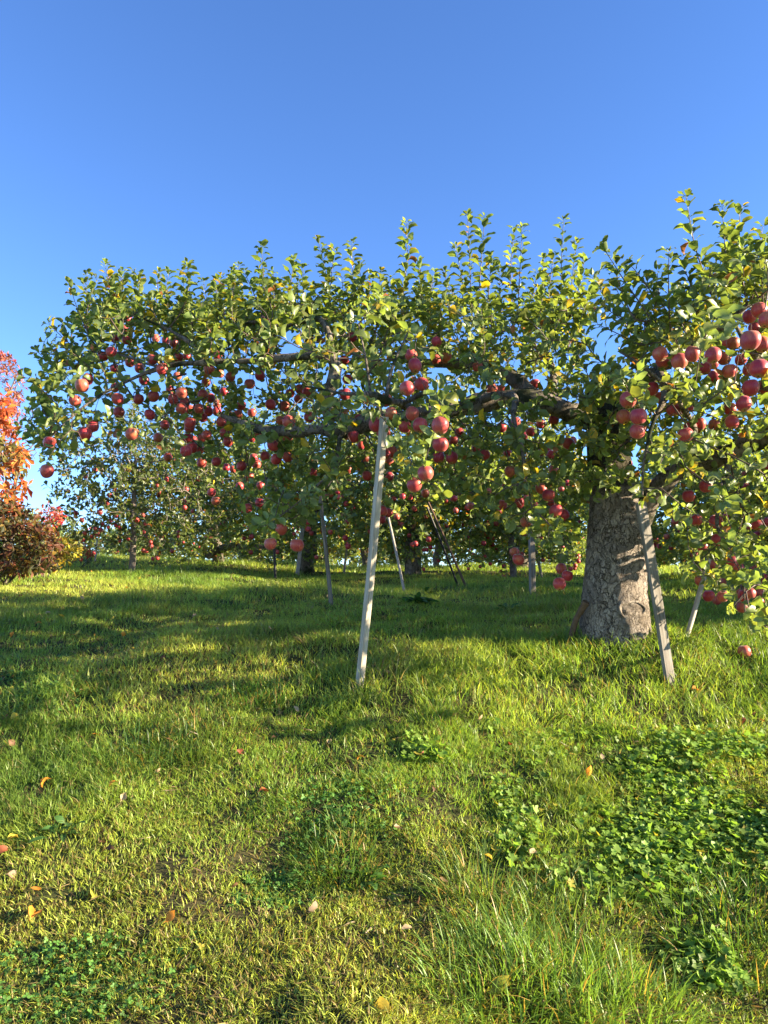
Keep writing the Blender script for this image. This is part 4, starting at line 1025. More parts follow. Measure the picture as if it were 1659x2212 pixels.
# ------------------------------------------------------------------ props and poles
def post(name, base_uv, top_uv, w1, w2, mat, label, cat="prop", dtop=0.0, group="props under the branches", spin=0.0, shape='box', taper=1.0, top_piece=None):
    b = ground_at(*base_uv); b[2] -= 0.05
    t = P(top_uv[0], top_uv[1], b[1] + dtop)
    ax = Vector(t - b); L = ax.length
    q = Quads()
    segs = 12
    for_sides = []
    if shape == 'box':
        prof = []
        bv = min(w1, w2) * .08
        cx = [(-w1 / 2 + bv, -w2 / 2), (w1 / 2 - bv, -w2 / 2), (w1 / 2, -w2 / 2 + bv), (w1 / 2, w2 / 2 - bv), (w1 / 2 - bv, w2 / 2), (-w1 / 2 + bv, w2 / 2), (-w1 / 2, w2 / 2 - bv), (-w1 / 2, -w2 / 2 + bv)]
        cx = np.array(cx)
    else:
        a = np.arange(12) / 12 * 6.283185; cx = np.stack([np.cos(a) * w1 / 2, np.sin(a) * w1 / 2], 1)
    ns = len(cx)
    V = []
    for i in range(segs + 1):
        k = i / segs; tw = 0.02 * math.sin(k * 5); s = 1 + (taper - 1) * k
        bow = 0.004 * math.sin(k * math.pi) * L
        c, sn = math.cos(tw), math.sin(tw)
        x = (cx[:, 0] * c - cx[:, 1] * sn) * s * (1 + (.03 * math.sin(i * 2.3) if shape != 'box' else 0)); y = (cx[:, 0] * sn + cx[:, 1] * c) * s
        V.append(np.stack([x + bow, y, np.full(ns, k * L)], 1))
    V = np.concatenate(V)
    F_ = [[i * ns + j, i * ns + (j + 1) % ns, (i + 1) * ns + (j + 1) % ns, (i + 1) * ns + j] for i in range(segs) for j in range(ns)]
    q.add(V, F_)
    for ring in (0, segs):
        vv = V[ring * ns:(ring + 1) * ns]; vv = np.vstack([vv, vv.mean(0)])
        q.add(vv, [[j, (j + 1) % ns, (j + 2) % ns, ns] for j in range(0, ns, 2)])
    me = mesh_np(name, np.concatenate(q.v), np.concatenate(q.f), mat, smooth=(shape != 'box'))
    o = bpy.data.objects.new(name, me); COL.objects.link(o)
    zz = ax.normalized(); xx = (Vector((1, 0, 0)) - zz * zz.x).normalized(); yy = zz.cross(xx)
    rot = Matrix((xx, yy, zz)).transposed().to_4x4() @ Matrix.Rotation(spin, 4, 'Z')
    o.matrix_world = Matrix.Translation(Vector(b)) @ rot
    tag(o, label, cat, group)
    return o, L

o, L = post("branch_prop", (774, 1488), (830, 900), .038, .038, M_PALEWOOD, "tall pale square wooden prop holding up the middle branch", dtop=-.35, spin=math.radians(35))
o, L = post("branch_prop", (1450, 1478), (1384, 1085), .066, .028, M_GREYWOOD, "weathered grey board leaning right beside the old trunk", dtop=-.12, spin=math.radians(24))
post("branch_prop", (717, 1310), (681, 985), .042, .042, M_GREYWOOD, "thin round grey prop leaning left, left of the pale square one", dtop=.1, shape='round', taper=.75)
post("branch_prop", (595, 1252), (588, 1085), .04, .04, M_BLACK, "single thin black pole standing upright near the low trio of apples", dtop=0, shape='round')
post("branch_prop", (876, 1283), (836, 1105), .036, .036, M_WHITEPOLE, "thin white pole leaning left in front of the brown trunk", dtop=.3, shape='round', taper=.8)
post("branch_prop", (1011, 1270), (925, 1085), .035, .035, M_SHAG, "dark brown pole leaning left, the longer of the crossed pair", dtop=0, shape='round', taper=.8)
post("branch_prop", (993, 1268), (922, 1095), .030, .030, M_BLACK, "black pole leaning left, inner one of the crossed pair", dtop=-.25, shape='round')
post("branch_prop", (1150, 1285), (1147, 1120), .065, .05, M_GREYWOOD, "thin vertical square wooden post left of the old trunk", dtop=0, spin=.3)
post("branch_prop", (1478, 1376), (1532, 1205), .036, .036, M_WHITEPOLE, "cream round prop leaning right behind the lower right apples", dtop=.2, shape='round')
post("branch_prop", (641, 1243), (656, 1120), .06, .03, M_WHITEPOLE, "pale flat board leaning against the stout pale trunk", dtop=.1, spin=.4)
post("branch_prop", (1171, 1247), (1156, 1180), .05, .05, M_WHITEPOLE, "short pale stake in the distance right of the vertical post", dtop=0, shape='round')
post("branch_prop", (742, 1238), (752, 1160), .05, .05, M_WHITEPOLE, "faint pale stake on the crest left of the pale square prop", dtop=0, shape='round')
post("branch_prop", (205, 1212), (210, 1165), .035, .035, M_WHITEPOLE, "small thin stake by the sky gap at the left crest", dtop=0, shape='round')
# dead stick leaning on the trunk
b = ground_at(1228, 1388); t = P(1266, 1300, Y0 - .16)
q = Quads(); s = spline(np.array([[*(b - np.array([0, 0, .04])), .024], [*((b + t) / 2 + np.array([-.01, 0, .01])), .02], [*t, .024]]), .03); q.tube(s[:, :3], s[:, 3], 10, noise=.3, nfreq=5)
o = q.build("dead_stick", M_SHAG, loc=None); tag(o, "short dark dead stick leaning against the left foot of the old trunk", "stick")
# black guy stakes... none

# ------------------------------------------------------------------ autumn shrubs at the left edge
def bush(name, seed, base, targets, label, cat, colf, Lf=.08, Wf=.5, stems=7, spacing=.04, droop=-.3, sr=.02, mat=None, spread=.3, low=True, start=.1, group=None):
    r = np.random.default_rng(seed)
    root = empty(name, base, label, cat, group)
    T = np.asarray(targets)
    q = Quads(); sk = []; skc = []
    for i in range(stems):
        e = T[int(r.integers(len(T)))]
        b = np.array(base) + np.array([r.uniform(-1.6, .2) * spread, r.uniform(-1, 1) * spread, 0]); b[2] = float(gz(b[0], b[1])) - .03
        m = (b + e) / 2 + r.normal(0, .08, 3)
        s = spline(np.array([[base[0], base[1], base[2] - .04, sr], [*(b + np.array([0, 0, .06])), sr], [*m, sr * .65], [*e, sr * .2]]), .08)
        q.tube(s[:, :3], s[:, 3], 7); sk.append(s[2:, :3]); skc.append(np.linspace(0, .4, len(s) - 2))
    paths, cnt = grow(np.concatenate(sk), np.concatenate(skc), T, r, wander=.05)
    twig_mesh(q, paths, cnt, .0022, 4, .015); q.build("stems", M_BARKB, root)
    V, Tt, C = leaves_on_paths([p[0] for p in paths], spacing, Lf, Wf, low=low, r=r, terminal=4, start=start, up=droop)
    K = 2 + 3 * len(ROWS_LOW if low else ROWS_FULL); N = len(V) // K
    cen = V.reshape(N, K, 3)[:, 0]
    C = np.repeat(colf(cen, r), K, axis=0)
    link("foliage", mesh_np("foliage", V - np.array(base), Tt, mat or M_AUTUMN, C), root)
    return root

def pal(cols, weights=None):
    cols = np.array(cols)
    def f(cen, r):
        sel = vnoise(cen[:, 0] * 2.3 + 50, cen[:, 2] * 2.3 + cen[:, 1]) * 1.5 + .5 + r.normal(0, .22, len(cen))
        idx = np.clip((sel * len(cols)).astype(int), 0, len(cols) - 1)
        return cols[idx] * r.uniform(.6, 1.35, (len(cen), 1))
    return f

ra_ = np.random.default_rng(64)
def spoly(poly, n, ylo, yhi): return sample_poly(poly, n, ylo, yhi, ra_)
b = P(-60, 1250, 15.0); b[2] = float(gz(b[0], b[1]))
bush("autumn_tree", 51, b, spoly([(-160, 780), (10, 755), (30, 770), (52, 830), (60, 870), (40, 930), (50, 1000), (-160, 1050)], 470, 13.6, 16.4),
     "tall crimson autumn tree with fine red leaves at the left edge", "tree", pal([(.34, .065, .05), (.41, .105, .065), (.42, .14, .08), (.38, .18, .095)]), Lf=.10, Wf=.42, stems=9, spacing=.055, sr=.06)
b = P(0, 1250, 9.5); b[2] = float(gz(b[0], b[1]))
bush("orange_shrub", 52, b, spoly([(-120, 880), (10, 850), (20, 900), (50, 960), (62, 1040), (55, 1090), (60, 1130), (30, 1150), (-120, 1150)], 230, 9.0, 10.2),
     "orange shrub with large drooping leaves at the left edge", "shrub", pal([(.43, .08, .025), (.46, .14, .03), (.44, .20, .04), (.28, .18, .04), (.13, .12, .03)]), Lf=.13, Wf=.42, stems=5, spacing=.05, sr=.02, spread=.08, droop=-.6)
bush("yellow_bush", 53, b + np.array([.2, -.3, 0]), spoly([(-120, 1080), (30, 1080), (80, 1110), (125, 1150), (140, 1190), (130, 1222), (60, 1238), (-120, 1240)], 420, 8.4, 9.8),
     "low tangled bush of olive and yellow leaves under the orange shrub", "bush", pal([(.05, .055, .018), (.08, .06, .018), (.12, .05, .025), (.20, .13, .025), (.13, .04, .02)]), Lf=.095, Wf=.5, stems=12, spacing=.045, sr=.012, droop=-.5, spread=.35)
b = P(108, 1200, 10.5); b[2] = float(gz(b[0], b[1]))
bush("red_leaf_shrub", 54, b, spoly([(80, 1130), (85, 1100), (112, 1090), (138, 1112), (140, 1130), (110, 1150)], 34, 10.3, 10.8),
     "small red-leaved shrub rising above the yellow bush", "shrub", pal([(.5, .05, .05), (.55, .14, .08), (.4, .1, .05)]), Lf=.07, Wf=.45, stems=4, spacing=.04, sr=.008, spread=.1)
b = P(180, 1205, 13.0); b[2] = float(gz(b[0], b[1]))
bush("red_leaf_shrub", 55, b, spoly([(160, 1200), (155, 1178), (180, 1170), (198, 1180), (200, 1200)], 36, 12.8, 13.2),
     "little scarlet bush on the crest in the left sky gap", "shrub", pal([(.5, .05, .05), (.45, .12, .06), (.25, .15, .05)]), Lf=.07, Wf=.45, stems=4, spacing=.05, sr=.008, spread=.15)
b = P(140, 1212, 11.5); b[2] = float(gz(b[0], b[1]))
bush("yellow_bush", 56, b, spoly([(110, 1215), (118, 1175), (140, 1160), (165, 1175), (178, 1210)], 90, 11.0, 12.0),
     "small yellow bush between the red shrub and the crest", "bush", pal([(.2, .2, .03), (.42, .32, .03), (.5, .30, .03)]), Lf=.08, Wf=.5, stems=5, spacing=.045, sr=.008, spread=.25)
# bare grey branches behind the left tip
b = P(20, 1240, 17.0); b[2] = float(gz(b[0], b[1]))
root = empty("bare_tree", b, "leafless pale grey branches between the crimson tree and the green canopy tip", "tree")
r = np.random.default_rng(57); q = Quads()
s = spline(np.array([[*b, .06], [*P(30, 1080, 17), .045], [*P(40, 980, 17), .03]]), .1); q.tube(s[:, :3], s[:, 3], 8); q.build("trunk", M_SMOOTH, root)
T = spoly([(40, 980), (60, 870), (85, 880), (110, 960), (90, 1000)], 70, 16.5, 17.5)
paths, cnt = grow(s[:, :3], np.zeros(len(s)), T, r, wander=.08); qt = Quads(); twig_mesh(qt, paths, cnt, .004, 4, .03); qt.build("branches", M_SMOOTH, root)

# power lines far behind the left gap
def pole(u, y, label):
    p = P(u, 1100, y); g = float(gz(p[0], y)); top = P(u, 1128, y)[2]
    root = empty("utility_pole", (p[0], y, g), label, "utility pole", "utility poles")
    q = Quads(); q.tube(np.array([(p[0], y, g - .3), (p[0], y, (g + top) / 2), (p[0], y, top + .4)]), np.array([.15, .13, .1]), 10); q.build("pole", M_GREYWOOD, root)
    q = Quads(); q.box((p[0] - .8, y - .06, top - .1), (p[0] + .8, y + .06, top + .02)); q.build("crossarm", M_GREYWOOD, root, smooth=False)
    return np.array([p[0], y, top])
pa = pole(-150, 60, "far utility pole out past the left edge"); pb_ = pole(330, 56, "far utility pole hidden behind the young tree")
for k, (dz, lab) in enumerate(((-.35, "upper thin power line crossing the left sky gap"), (-1.35, "lower thin power line crossing the left sky gap"))):
    q = Quads(); t = np.linspace(0, 1, 14)[:, None]; pts = (pa + np.array([0, 0, dz])) * (1 - t) + (pb_ + np.array([0, 0, dz])) * t
    pts[:, 2] -= 1.0 * 4 * (t * (1 - t))[:, 0]
    q.tube(pts, np.full(14, .022), 6); tag(q.build("power_line", M_CABLE), lab, "power line", "power lines")

# ------------------------------------------------------------------ grass
def in_view(x, y, m=0.9):
    return (np.abs(x) < 0.52 * y + m)

def grass_patch(n, ylo, yhi, height, width, r, segs, dens_noise=True, hmul=None):
    # sample y with density proportional to the visible width
    y = r.uniform(ylo, yhi, n * 2); keep = r.random(n * 2) < (0.52 * y + .9) / (0.52 * yhi + .9); y = y[keep][:n]
    n = len(y)
    x = r.uniform(-1, 1, n) * (0.52 * y + .9)
    cl = vnoise(x * 7 + 3, y * 7) + .6 * vnoise(x * 17, y * 17 + 5)      # clumping
    k = r.random(n) < np.clip(0.72 + cl * 1.1 + 0.3 * (vnoise(x * 1.7 + 12, y * 1.7)), .16, 1)
    x = x[k]; y = y[k]; n = len(x)
    z = gz(x, y)
    tone = vnoise(x * 0.8 + 40, y * 0.8) + .5 * vnoise(x * 2.5, y * 2.5 + 60)
    lush = np.clip(.5 + 1.6 * vnoise(x * 1.1 + 90, y * 1.1 + 20) , 0, 1)
    H = height * (0.55 + .75 * r.random(n)) * (0.7 + .7 * lush) * (1 + .8 * np.clip(vnoise(x * 3.3, y * 3.3 + 9), 0, 1))
    if hmul is not None: H = H * hmul(x, y)
    Wd = width * r.uniform(.6, 1.4, n)
    az = r.uniform(0, 6.283, n); ld = np.stack([np.cos(az), np.sin(az), 0 * az], 1)
    cdir = np.stack([vnoise(x * 9, y * 9 + 70), vnoise(x * 9 + 33, y * 9), 0 * x], 1) * 1.5
    lean = r.uniform(.1, 1.0, (n, 1)) ** .8 * ld * 1.15 + cdir * .5
    az2 = az + 1.57 + r.normal(0, .6, n); sd_ = np.stack([np.cos(az2), np.sin(az2), 0 * az], 1)
    base = np.stack([x, y, z - .008], 1)
    vs = []
    for i in range(segs):
        t = i / segs; wd = (1 - t ** 1.6 * .75)
        cpos = base + np.stack([0 * x, 0 * x, H * (t - .28 * t * t * np.minimum(np.linalg.norm(lean, axis=1), 1.3))], 1) + lean * (H * t * t)[:, None]
        vs.append(cpos + sd_ * (Wd * wd * .5)[:, None]); vs.append(cpos - sd_ * (Wd * wd * .5)[:, None])
    vs.append(base + np.stack([0 * x, 0 * x, H * (1 - .28 * np.minimum(np.linalg.norm(lean, axis=1), 1.3))], 1) + lean * H[:, None])
    K = 2 * segs + 1
    V = np.stack(vs, 1).reshape(-1, 3)
    tr = []
    for i in range(segs - 1):
        a = 2 * i; tr += [(a, a + 1, a + 2), (a + 1, a + 3, a + 2)]
    a = 2 * (segs - 1); tr.append((a, a + 1, a + 2))
    T = (np.array(tr)[None] + (np.arange(n) * K)[:, None, None]).reshape(-1, 3)
    g1 = np.array([.21, .335, .055]); g2 = np.array([.44, .50, .09]); g3 = np.array([.045, .11, .02]); dry = np.array([.36, .27, .11]); olive = np.array([.26, .19, .04])
    m = np.clip(.5 + tone * 1.2 + r.normal(0, .25, n), 0, 1)[:, None]
    col = g1 * (1 - m) + g2 * m
    m2 = np.clip(lush[:, None] - .55, 0, 1) * 1.1; col = col * (1 - m2) + g3 * m2
    col = col * r.uniform(.65, 1.35, (n, 1))
    dr = r.random(n) < np.clip(.05 + .12 * (tone > .1) + .08 * (1 - lush), 0, .5) * np.interp(y, [4, 9], [1, .4]); col[dr] = dry * r.uniform(.5, 1.2, (dr.sum(), 1))
    do = r.random(n) < .10 * (1 - lush); col[do] = olive * r.uniform(.6, 1.2, (do.sum(), 1))
    return V, T, np.repeat(col, K, axis=0)

rg = np.random.default_rng(2024)
def merge(parts):
    off = 0; V, T, C = [], [], []
    for v, t, c in parts: V.append(v); T.append(t + off); C.append(c); off += len(v)
    return np.concatenate(V), np.concatenate(T), np.concatenate(C)
def upright(x, y):  # taller sward in front of the trunk
    return 1 + .7 * np.exp(-((x - .6) ** 2 / 1.2 + (y - 4.9) ** 2 / .35))
parts = [grass_patch(290000, 1.7, 4.2, .045, .0043, rg, 3, hmul=upright), grass_patch(170000, 4.2, 7.5, .060, .0058, rg, 3, hmul=upright),
         grass_patch(150000, 7.5, 13, .075, .007, rg, 2), grass_patch(110000, 13, 26, .10, .012, rg, 2)]
# matted dead blades and bits of leaf low in the sward
def thatch(n, ylo, yhi, r):
    y = r.uniform(ylo, yhi, n); x = r.uniform(-1, 1, n) * (.52 * y + .9)
    k = r.random(n) < np.clip(.55 + 1.2 * vnoise(x * 2 + 5, y * 2 + 80), .1, 1); x, y = x[k], y[k]; n = len(x)
    a = r.uniform(0, 6.283, n); el = r.uniform(-.1, .55, n); d = np.stack([np.cos(a) * np.cos(el), np.sin(a) * np.cos(el), np.sin(el)], 1)
    base = np.stack([x, y, gz(x, y) + r.uniform(.002, .018, n)], 1)
    col = np.where(r.random((n, 1)) < .6, np.array([[.30, .22, .10]]), np.array([[.12, .075, .035]])) * r.uniform(.5, 1.3, (n, 1))
    gk = r.random(n) < .45; col[gk] = np.array([.14, .18, .03]) * r.uniform(.6, 1.2, (gk.sum(), 1))
    return leaf_arrays(base, d, np.array([[0, 0, 1.0]]) + r.normal(0, .5, (n, 3)), r.uniform(.025, .075, n), r.uniform(.0025, .005, n), r.uniform(-.6, 1.6, n), r.uniform(0, .5, n), col, rows=[(.1, .5), (.6, .5)], pet=0)
parts += [thatch(24000, 1.8, 4.4, rg), thatch(40000, 4.4, 8, rg)]
V, T, C = merge(parts)
tag(link("grass", mesh_np("grass", V, T, M_GRASS, C)), "short autumn grass covering the slope, sunlit yellow green with dry blades", "grass", kind='stuff')

# tussocks of long blades
def tussock(u, v, n, H, R, label, seed, col=(.16, .27, .045)):
    r = np.random.default_rng(seed); c = ground_at(u, v)
    a = r.uniform(0, 6.283, n); q_ = R * np.sqrt(r.random(n)); x = c[0] + np.cos(a) * q_; y = c[1] + np.sin(a) * q_; z = gz(x, y)
    out = np.stack([np.cos(a), np.sin(a), 0 * a], 1) * (q_ / R)[:, None] * .8 + r.normal(0, .35, (n, 3)) * np.array([1, 1, 0])
    h = H * r.uniform(.45, 1.15, n); W = r.uniform(.003, .0055, n)
    az = np.arctan2(out[:, 1], out[:, 0]) + 1.57 + r.normal(0, .5, n); sd_ = np.stack([np.cos(az), np.sin(az), 0 * az], 1)
    base = np.stack([x, y, z - .01], 1); vs = []; S_ = 5
    ln = np.minimum(np.linalg.norm(out, axis=1), 1.4)
    for i in range(S_):
        t = i / S_; cp = base + np.stack([0 * x, 0 * x, h * (t - .5 * ln * t * t)], 1) + out * (h * t ** 1.6)[:, None]
        wd = W * (1 - t ** 2 * .7) * .5; vs.append(cp + sd_ * wd[:, None]); vs.append(cp - sd_ * wd[:, None])
    vs.append(base + np.stack([0 * x, 0 * x, h * (1 - .5 * ln)], 1) + out * h[:, None])
    K = 2 * S_ + 1; V = np.stack(vs, 1)
    tr = []
    for i in range(S_ - 1): a_ = 2 * i; tr += [(a_, a_ + 1, a_ + 2), (a_ + 1, a_ + 3, a_ + 2)]
    a_ = 2 * (S_ - 1); tr.append((a_, a_ + 1, a_ + 2))
    T = (np.array(tr)[None] + (np.arange(n) * K)[:, None, None]).reshape(-1, 3)
    cc = np.array(col) * r.uniform(.6, 1.4, (n, 1)); d = r.random(n) < .10; cc[d] = np.array([.38, .25, .07]) * r.uniform(.6, 1.2, (d.sum(), 1))
    o = link("grass_tussock", mesh_np("grass_tussock", V.reshape(-1, 3) - c, T, M_GRASS, np.repeat(cc, K, axis=0)), loc=c)
    tag(o, label, "grass tussock", "tussocks of longer grass")
tussock(1180, 2120, 600, .16, .24, "largest tussock of long arching blades at the bottom right of centre", 1)
tussock(1330, 2190, 520, .15, .24, "long-bladed tussock at the bottom edge, rightmost of the big ones", 2)
tussock(1060, 2160, 500, .14, .22, "tussock of long blades at the bottom edge beside the brown fallen leaf", 3)
tussock(1060, 1945, 500, .14, .24, "tussock arching over bare soil below the leafy ground cover", 4, (.14, .22, .04))
tussock(1240, 1990, 450, .14, .22, "tussock along the lower edge of the leafy ground cover", 5, (.14, .22, .04))
tussock(560, 1505, 500, .13, .22, "lush dark green tussock left of the pale prop's foot", 6, (.07, .16, .025))
tussock(1590, 2010, 600, .13, .28, "bright tussock at the lower right edge", 7, (.10, .19, .03))
tussock(450, 1590, 700, .11, .3, "short bright tussock left of centre below the shadow", 8, (.12, .19, .03))
tussock(740, 1850, 600, .11, .2, "short tussock in the middle of the foreground", 9, (.10, .17, .03))
tussock(330, 1640, 500, .11, .22, "short dark tussock in the left foreground slope", 10, (.07, .14, .03))

# broad-leaved ground cover, clover, weeds
def palmate(cen, nrm, R, r, lobes=5, depth=.42, pts=3, span=5.4):
    """lobed leaf fans; returns V,T"""
    N = len(cen); M = lobes * 2 + 1
    nrm = norm(nrm); ref = norm(r.normal(0, 1, (N, 3))); a = norm(np.cross(nrm, ref)); b = np.cross(nrm, a)
    vs = [cen - nrm * (R * .12)[:, None]]
    for k in range(M):
        th = -span / 2 + span * k / (M - 1); rad = R * (1 - depth * (1 if k % 2 == 0 else 0)) * (1 - .12 * abs(th) / 2.7)
        rr = rad * r.uniform(.88, 1.1, N)
        vs.append(cen + a * (np.cos(th) * rr)[:, None] + b * (np.sin(th) * rr)[:, None] + nrm * (rr * r.uniform(-.05, .3, N) * (1 if k % 2 else .3))[:, None])
    V = np.stack(vs, 1); K = M + 1
    tr = [(0, k, k + 1) for k in range(1, M)]
    T = (np.array(tr)[None] + (np.arange(N) * K)[:, None, None]).reshape(-1, 3)
    return V.reshape(-1, 3), T, K

def stems_of(base, top, w, col, r):
    N = len(base); d = top - base; s = norm(np.cross(d, r.normal(0, 1, (N, 3)))) * w
    V = np.stack([base + s, base - s, top], 1).reshape(-1, 3); T = np.arange(3 * N).reshape(-1, 3)
    return V, T, np.repeat(col, 3, axis=0)

def cover_patch(polys, n, r, R, hgt, lobes, colr, depth=.42, span=5.4, clover=False):
    out = []
    pts = []
    for poly, share in polys:
        poly = np.array(poly, float); lo = poly.min(0); hi = poly.max(0); got = 0; need = int(n * share)
        # sample on the ground: corners projected to the ground
        G = np.array([ground_at(u, v)[:2] for u, v in poly])
        glo, ghi = G.min(0), G.max(0)
        while got < need:
            x = r.uniform(glo[0], ghi[0], need * 2); y = r.uniform(glo[1], ghi[1], need * 2)
            edge = .16 * r.normal(0, 1, (len(x), 2))
            k = in_poly(x + edge[:, 0], y + edge[:, 1], [tuple(g) for g in G]) & (r.random(len(x)) < np.clip(.6 + 2.0 * vnoise(x * 4 + 8, y * 4), .03, 1))
            x, y = x[k][:need - got], y[k][:need - got]; got += len(x); pts.append(np.stack([x, y], 1))
    xy = np.concatenate(pts); N = len(xy)
    z = gz(xy[:, 0], xy[:, 1]); h = hgt * r.uniform(.35, 1.2, N) * (1 + 1.2 * np.clip(vnoise(xy[:, 0] * 3, xy[:, 1] * 3 + 50), -.4, 1))
    base = np.stack([xy[:, 0], xy[:, 1], z - .01], 1)
    tilt = r.normal(0, .42, (N, 3)) + np.array([.12, -.18, 1.0])
    cen = base + np.stack([r.normal(0, .02, N), r.normal(0, .02, N), h], 1)
    Rr = R * r.uniform(.55, 1.25, N)
    col = np.array(colr) * r.uniform(.6, 1.45, (N, 1)); yl = r.random(N) < .04; col[yl] = np.array([.30, .26, .04])
    if clover:
        vs = []
        nn = norm(tilt); ref = norm(r.normal(0, 1, (N, 3))); a = norm(np.cross(nn, ref)); b = np.cross(nn, a)
        for k in range(3):
            th = k * 2.094; d = a * math.cos(th) + b * math.sin(th)
            vs.append(leaf_arrays(cen, d, nn, Rr, Rr * .95, np.full(N, .2), np.full(N, .35), col, rows=[(.35, .42), (.8, .42)], pet=.0))
        out += vs
    else:
        V, T, K = palmate(cen, tilt, Rr, r, lobes, depth, span=span)
        out.append((V, T, np.repeat(col, K, axis=0)))
    out.append(stems_of(base, cen, .0012, col * 1.1, r))
    return merge(out)
rc = np.random.default_rng(404)
V, T, C = cover_patch([([(1060, 1720), (1090, 1660), (1180, 1610), (1400, 1590), (1720, 1640), (1750, 1950), (1640, 1990), (1400, 1920), (1200, 1860), (1090, 1830)], .92), ([(880, 1640), (900, 1600), (960, 1610), (960, 1660)], .04), ([(1480, 2060), (1560, 2040), (1600, 2150), (1480, 2150)], .04)],
                      6200, rc, .021, .045, 5, (.17, .27, .045), depth=.30)
tag(link("ground_cover", mesh_np("ground_cover", V, T, M_COVER, C)), "dark green lobed leaves matting the ground at the right", "ground cover", kind='stuff')
V, T, C = cover_patch([([(0, 1420), (230, 1440), (260, 1490), (60, 1550), (-40, 1560)], .35), ([(-30, 2050), (200, 2040), (420, 2130), (350, 2200), (-30, 2200)], .18), ([(640, 1690), (840, 1680), (900, 1790), (700, 1880), (620, 1900)], .20), ([(520, 1890), (880, 1900), (820, 1960), (520, 1950)], .10), ([(430, 1270), (640, 1270), (700, 1310), (420, 1310)], .17)],
                      4500, rc, .011, .030, 3, (.09, .20, .04), clover=True)
tag(link("clover", mesh_np("clover", V, T, M_COVER, C)), "small three-part clover leaves in patches among the grass", "clover", kind='stuff')

def weed(u, v, n, L, label, seed):
    r = np.random.default_rng(seed); c = ground_at(u, v)
    a = r.uniform(0, 6.283, n); el = r.uniform(.15, .9, n)
    d = np.stack([np.cos(a) * np.cos(el), np.sin(a) * np.cos(el), np.sin(el)], 1)
    base = np.stack([c[0] + r.normal(0, L * .25, n), c[1] + r.normal(0, L * .25, n), 0 * a], 1); base[:, 2] = gz(base[:, 0], base[:, 1])
    N_ = np.array([[0, 0, 1.0]]) + r.normal(0, .3, (n, 3))
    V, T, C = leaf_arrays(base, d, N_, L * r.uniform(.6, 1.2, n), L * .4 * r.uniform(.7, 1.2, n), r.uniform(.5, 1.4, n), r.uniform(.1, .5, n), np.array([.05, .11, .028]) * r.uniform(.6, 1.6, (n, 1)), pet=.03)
    o = link("weed_clump", mesh_np("weed_clump", V - c, T, M_COVER, C), loc=c); tag(o, label, "weed", "broad-leaved weeds in the shade")
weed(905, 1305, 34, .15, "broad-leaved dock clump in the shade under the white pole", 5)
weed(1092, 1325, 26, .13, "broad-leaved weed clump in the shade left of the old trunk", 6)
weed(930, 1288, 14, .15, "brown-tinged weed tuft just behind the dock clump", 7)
weed(130, 1805, 22, .08, "bright green weed rosette in the left foreground", 8)
weed(795, 1910, 16, .07, "small weed rosette in the grass near the centre foreground", 9)
weed(1320, 1372, 10, .09, "tiny leafy sprout at the foot of the old trunk", 10)

